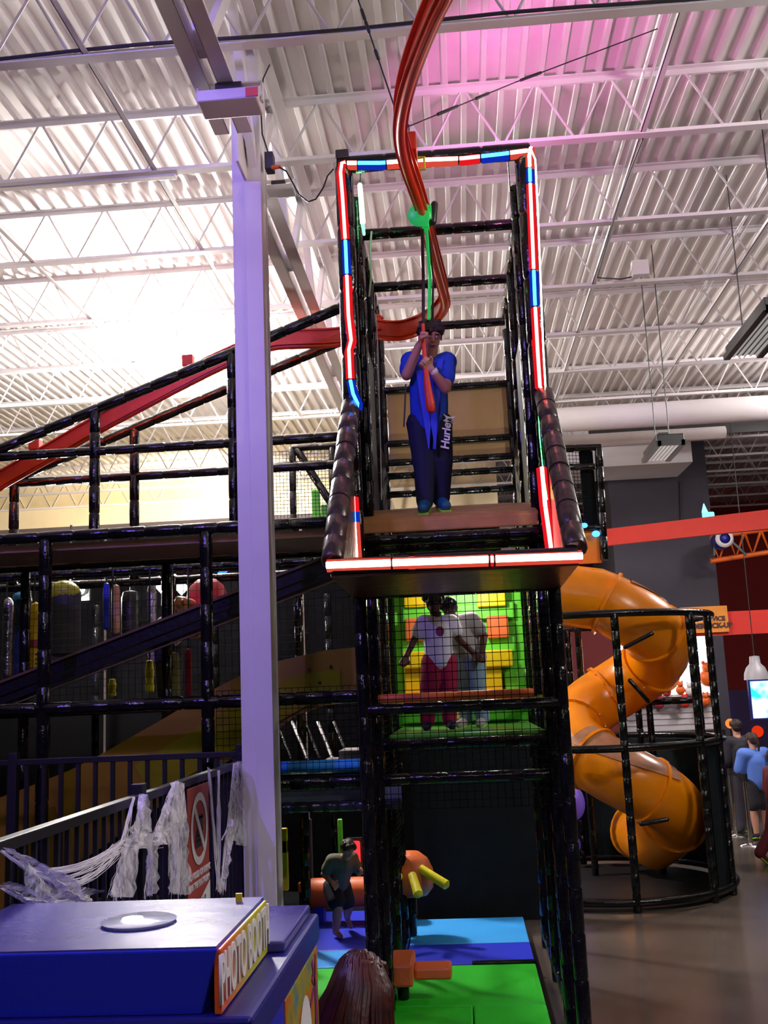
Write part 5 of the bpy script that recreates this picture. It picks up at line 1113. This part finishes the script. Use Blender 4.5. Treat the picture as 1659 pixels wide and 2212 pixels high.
t, a, b, r_ = bag(28, 1278, 64, 1478, 8.9, foil, 'dark shiny foil bag with a blue top hanging at the left edge'); build(MB().ball(a+Vector((0, -.02, -.05)), r_*.9, 12, 8, (1, .9, .7)), 'blue_cap', M['blue_l'], t, smooth=True)
t, a, b, r_ = bag(62, 1300, 86, 1474, 8.8, M['yel_blk'], 'yellow bag with red band and print hanging beside the first post')
build(MB().lathe([(r_+.004, .30), (r_+.006, .31), (r_+.006, .36), (r_+.004, .37)], b, 18), 'red_band', M['sign_r'], t)
for k in range(5): build(MB().bar(b+Vector((-r_*.7, -r_*.8, .08+.04*k)), b+Vector((r_*.7, -r_*.8, .08+.04*k)), .01, .012), 'print_line', M['sign_k'], t)
t, a, b, r_ = bag(108, 1262, 172, 1420, 9.4, mat('slate_bag', '#26262e', .6), 'large slate bag with yellow green cap hanging between the posts'); build(MB().ball(a+Vector((0, -.03, -.08)), r_*1.05, 14, 10, (1, .8, .75)), 'cap', mat('olive_cap', '#9a9a1c', .4, bump=.6, bscale=15), t, smooth=True)
bag(4, 1290, 24, 1470, 9.3, mat('silver_foil', '#a8a4ac', .2, metal=1, bump=.9, bscale=12), 'silver crumpled foil bag at the very left edge')
bag(262, 1275, 300, 1400, 10.4, mat('black_bag', '#141218', .35, bump=.6, bscale=10), 'wide black bag hanging between the two front posts')
bag(318, 1262, 338, 1390, 10.2, mat('silver_bag', '#8c8890', .3, metal=.7, bump=.8, bscale=14), 'slim silver bag hanging beside the climbing child')
t, a, b, r_ = bag(222, 1258, 236, 1362, 9.2, M['blue_d'], 'narrow blue bag hanging by the second post')
bag(240, 1262, 258, 1370, 9.6, M['skin1'], 'narrow tan bag hanging by the second post')
bag(234, 1466, 250, 1506, 8.8, M['yellow_foam'], 'short yellow bumpy foam column below the ramp', 1)
bag(314, 1425, 332, 1498, 8.8, M['yellow_foam'], 'tall yellow bumpy foam column below the ramp', 1)
bag(360, 1408, 388, 1508, 8.82, mat('olive_foam', '#8c9058', .5, bump=.8, bscale=40), 'olive speckled foam column below the ramp', .4)
bag(400, 1400, 414, 1506, 8.9, M['crimson'], 'dark red foam column below the ramp', .3)
p = PY(447, 1288, 9.6); t = T('red_dome', 'red foam dome behind the second front post', 'foam dome', p)
build(MB().lathe([(.21, -.1), (.2, 0), (.16, .1), (.09, .16), (0, .18)], p, 20), 'dome', mat('red_dome', '#b42030', .5), t, smooth=True); build(MB().lathe([(.22, -.12), (.22, -.09)], p, 20), 'rim', M['sign_w'], t); build(MB().tube([p+Vector((0, 0, -.1)), (p.x, p.y, 2.36)], .05, 10), 'stand', M['vinyl'], t, smooth=True)
p = PY(395, 1308, 9.2); tag(build(MB().ball(p, .09, 14, 8, (1.5, .8, .8)), 'red_cushion', M['red_beam'], smooth=True), 'small red cushion in front of the climbing child', 'cushion')
for k, (xa, ya, xb, yb) in enumerate(((335, 1252, 358, 1276), (368, 1246, 400, 1278))):
    a, b = PY(xa, ya, 12.2), PY(xb, yb, 12.2); tag(build(MB().bar(a, b, .02, .13), 'white_banner', mat('banner_white', '#f4f0f0', .6, emit=.5, ecol='#ffffff')), '%s slanting white lit panel at the back of the play frame' % ('shorter', 'longer')[k], 'panel')  # window glints put in as white emissive panels
p = PY(483, 1234, 12.0); tag(build(MB().bar(PY(472, 1243, 12), PY(494, 1224, 12), .03, .06), 'blue_bar_light', emat('blue_bar', (.03, .15, 1), 3)), 'small blue bar light glowing beside the column', 'light')
for k, (x_, y_) in enumerate(((124, 1236), (163, 1235), (190, 1233))):
    p = PY(x_, y_, 12.2); tag(build(MB().ball(p, .05, 8, 6, (1.5, .4, .7)), 'fairy_lamp', emat('warm_fairy', ((1, .9, .7), (1, .9, .5), (1, .25, .05))[k], 2.5), smooth=True), ('white', 'pale yellow', 'orange')[k]+' lamp glowing at the back of the play frame', 'lamp', 'small back lamps')
# ---------------------------------------------------------------- small fittings under the roof
tag(build(MB().tube([(x_, JY[2]-.055, JB+.03+.012*math.sin(x_*2.3)) for x_ in [-8+.5*k for k in range(33)]], .013, 6), 'power_cable', M['cable'], smooth=True), 'black cable strapped along the joist above the tower', 'cable')
a, b = PY(0, 404, 7.95), PY(380, 379, 7.95)
fs_ = T('strip_fitting', 'white strip light fitting hung under the joist at the upper left', 'light fitting', a)
build(MB().bar(a-Vector((1.5, 0, 0)), b, .07, .035), 'channel', M['white'], fs_, bevel=.004)
for x_ in (a.x-.8, a.x+.3, b.x-.1): build(MB().bar((x_, 7.95, a.z), (x_, 7.95, JB+.02), .02, .03), 'bracket', M['white'], fs_)
p = PZ(1383, 592, JB); tag(build(MB().box(p.x-.09, p.y-.05, JB-.02, p.x+.09, p.y+.05, JB+.15), 'junction_box', M['white'], bevel=.006), 'pale junction box on a joist right of the tower', 'electrical box')
pts = [PZ(x_, y_, JB-.01) for x_, y_ in ((1388, 300), (1360, 370), (1335, 440), (1290, 600), (1340, 603), (1375, 596))]
tag(build(MB().tube(pts, .008, 6), 'power_cable', M['cable'], smooth=True), 'thin dark cable drooping along the bridging to the junction box', 'cable')
p = PY(146, 1276, 11.6); t = T('bulkhead_lamp', 'bright white bulkhead lamp at the back of the play frame', 'lamp', p)
build(MB().ball(p, .13, 14, 8, (1.6, .5, .7)), 'globe', emat('bulkhead_white', (1, .97, .9), 6), t, smooth=True); build(MB().box(p.x-.24, p.y+.05, p.z-.12, p.x+.24, p.y+.1, p.z+.12), 'back_plate', M['black_pl'], t); build(MB().tube([p+Vector((0, .08, .1)), (p.x, p.y+.08, 4.5)], .015, 6), 'conduit', M['cable'], t)
light('POINT', 'bulkhead_light', p+Vector((0, -.18, 0)), 220, (1, .95, .85), .1, t)
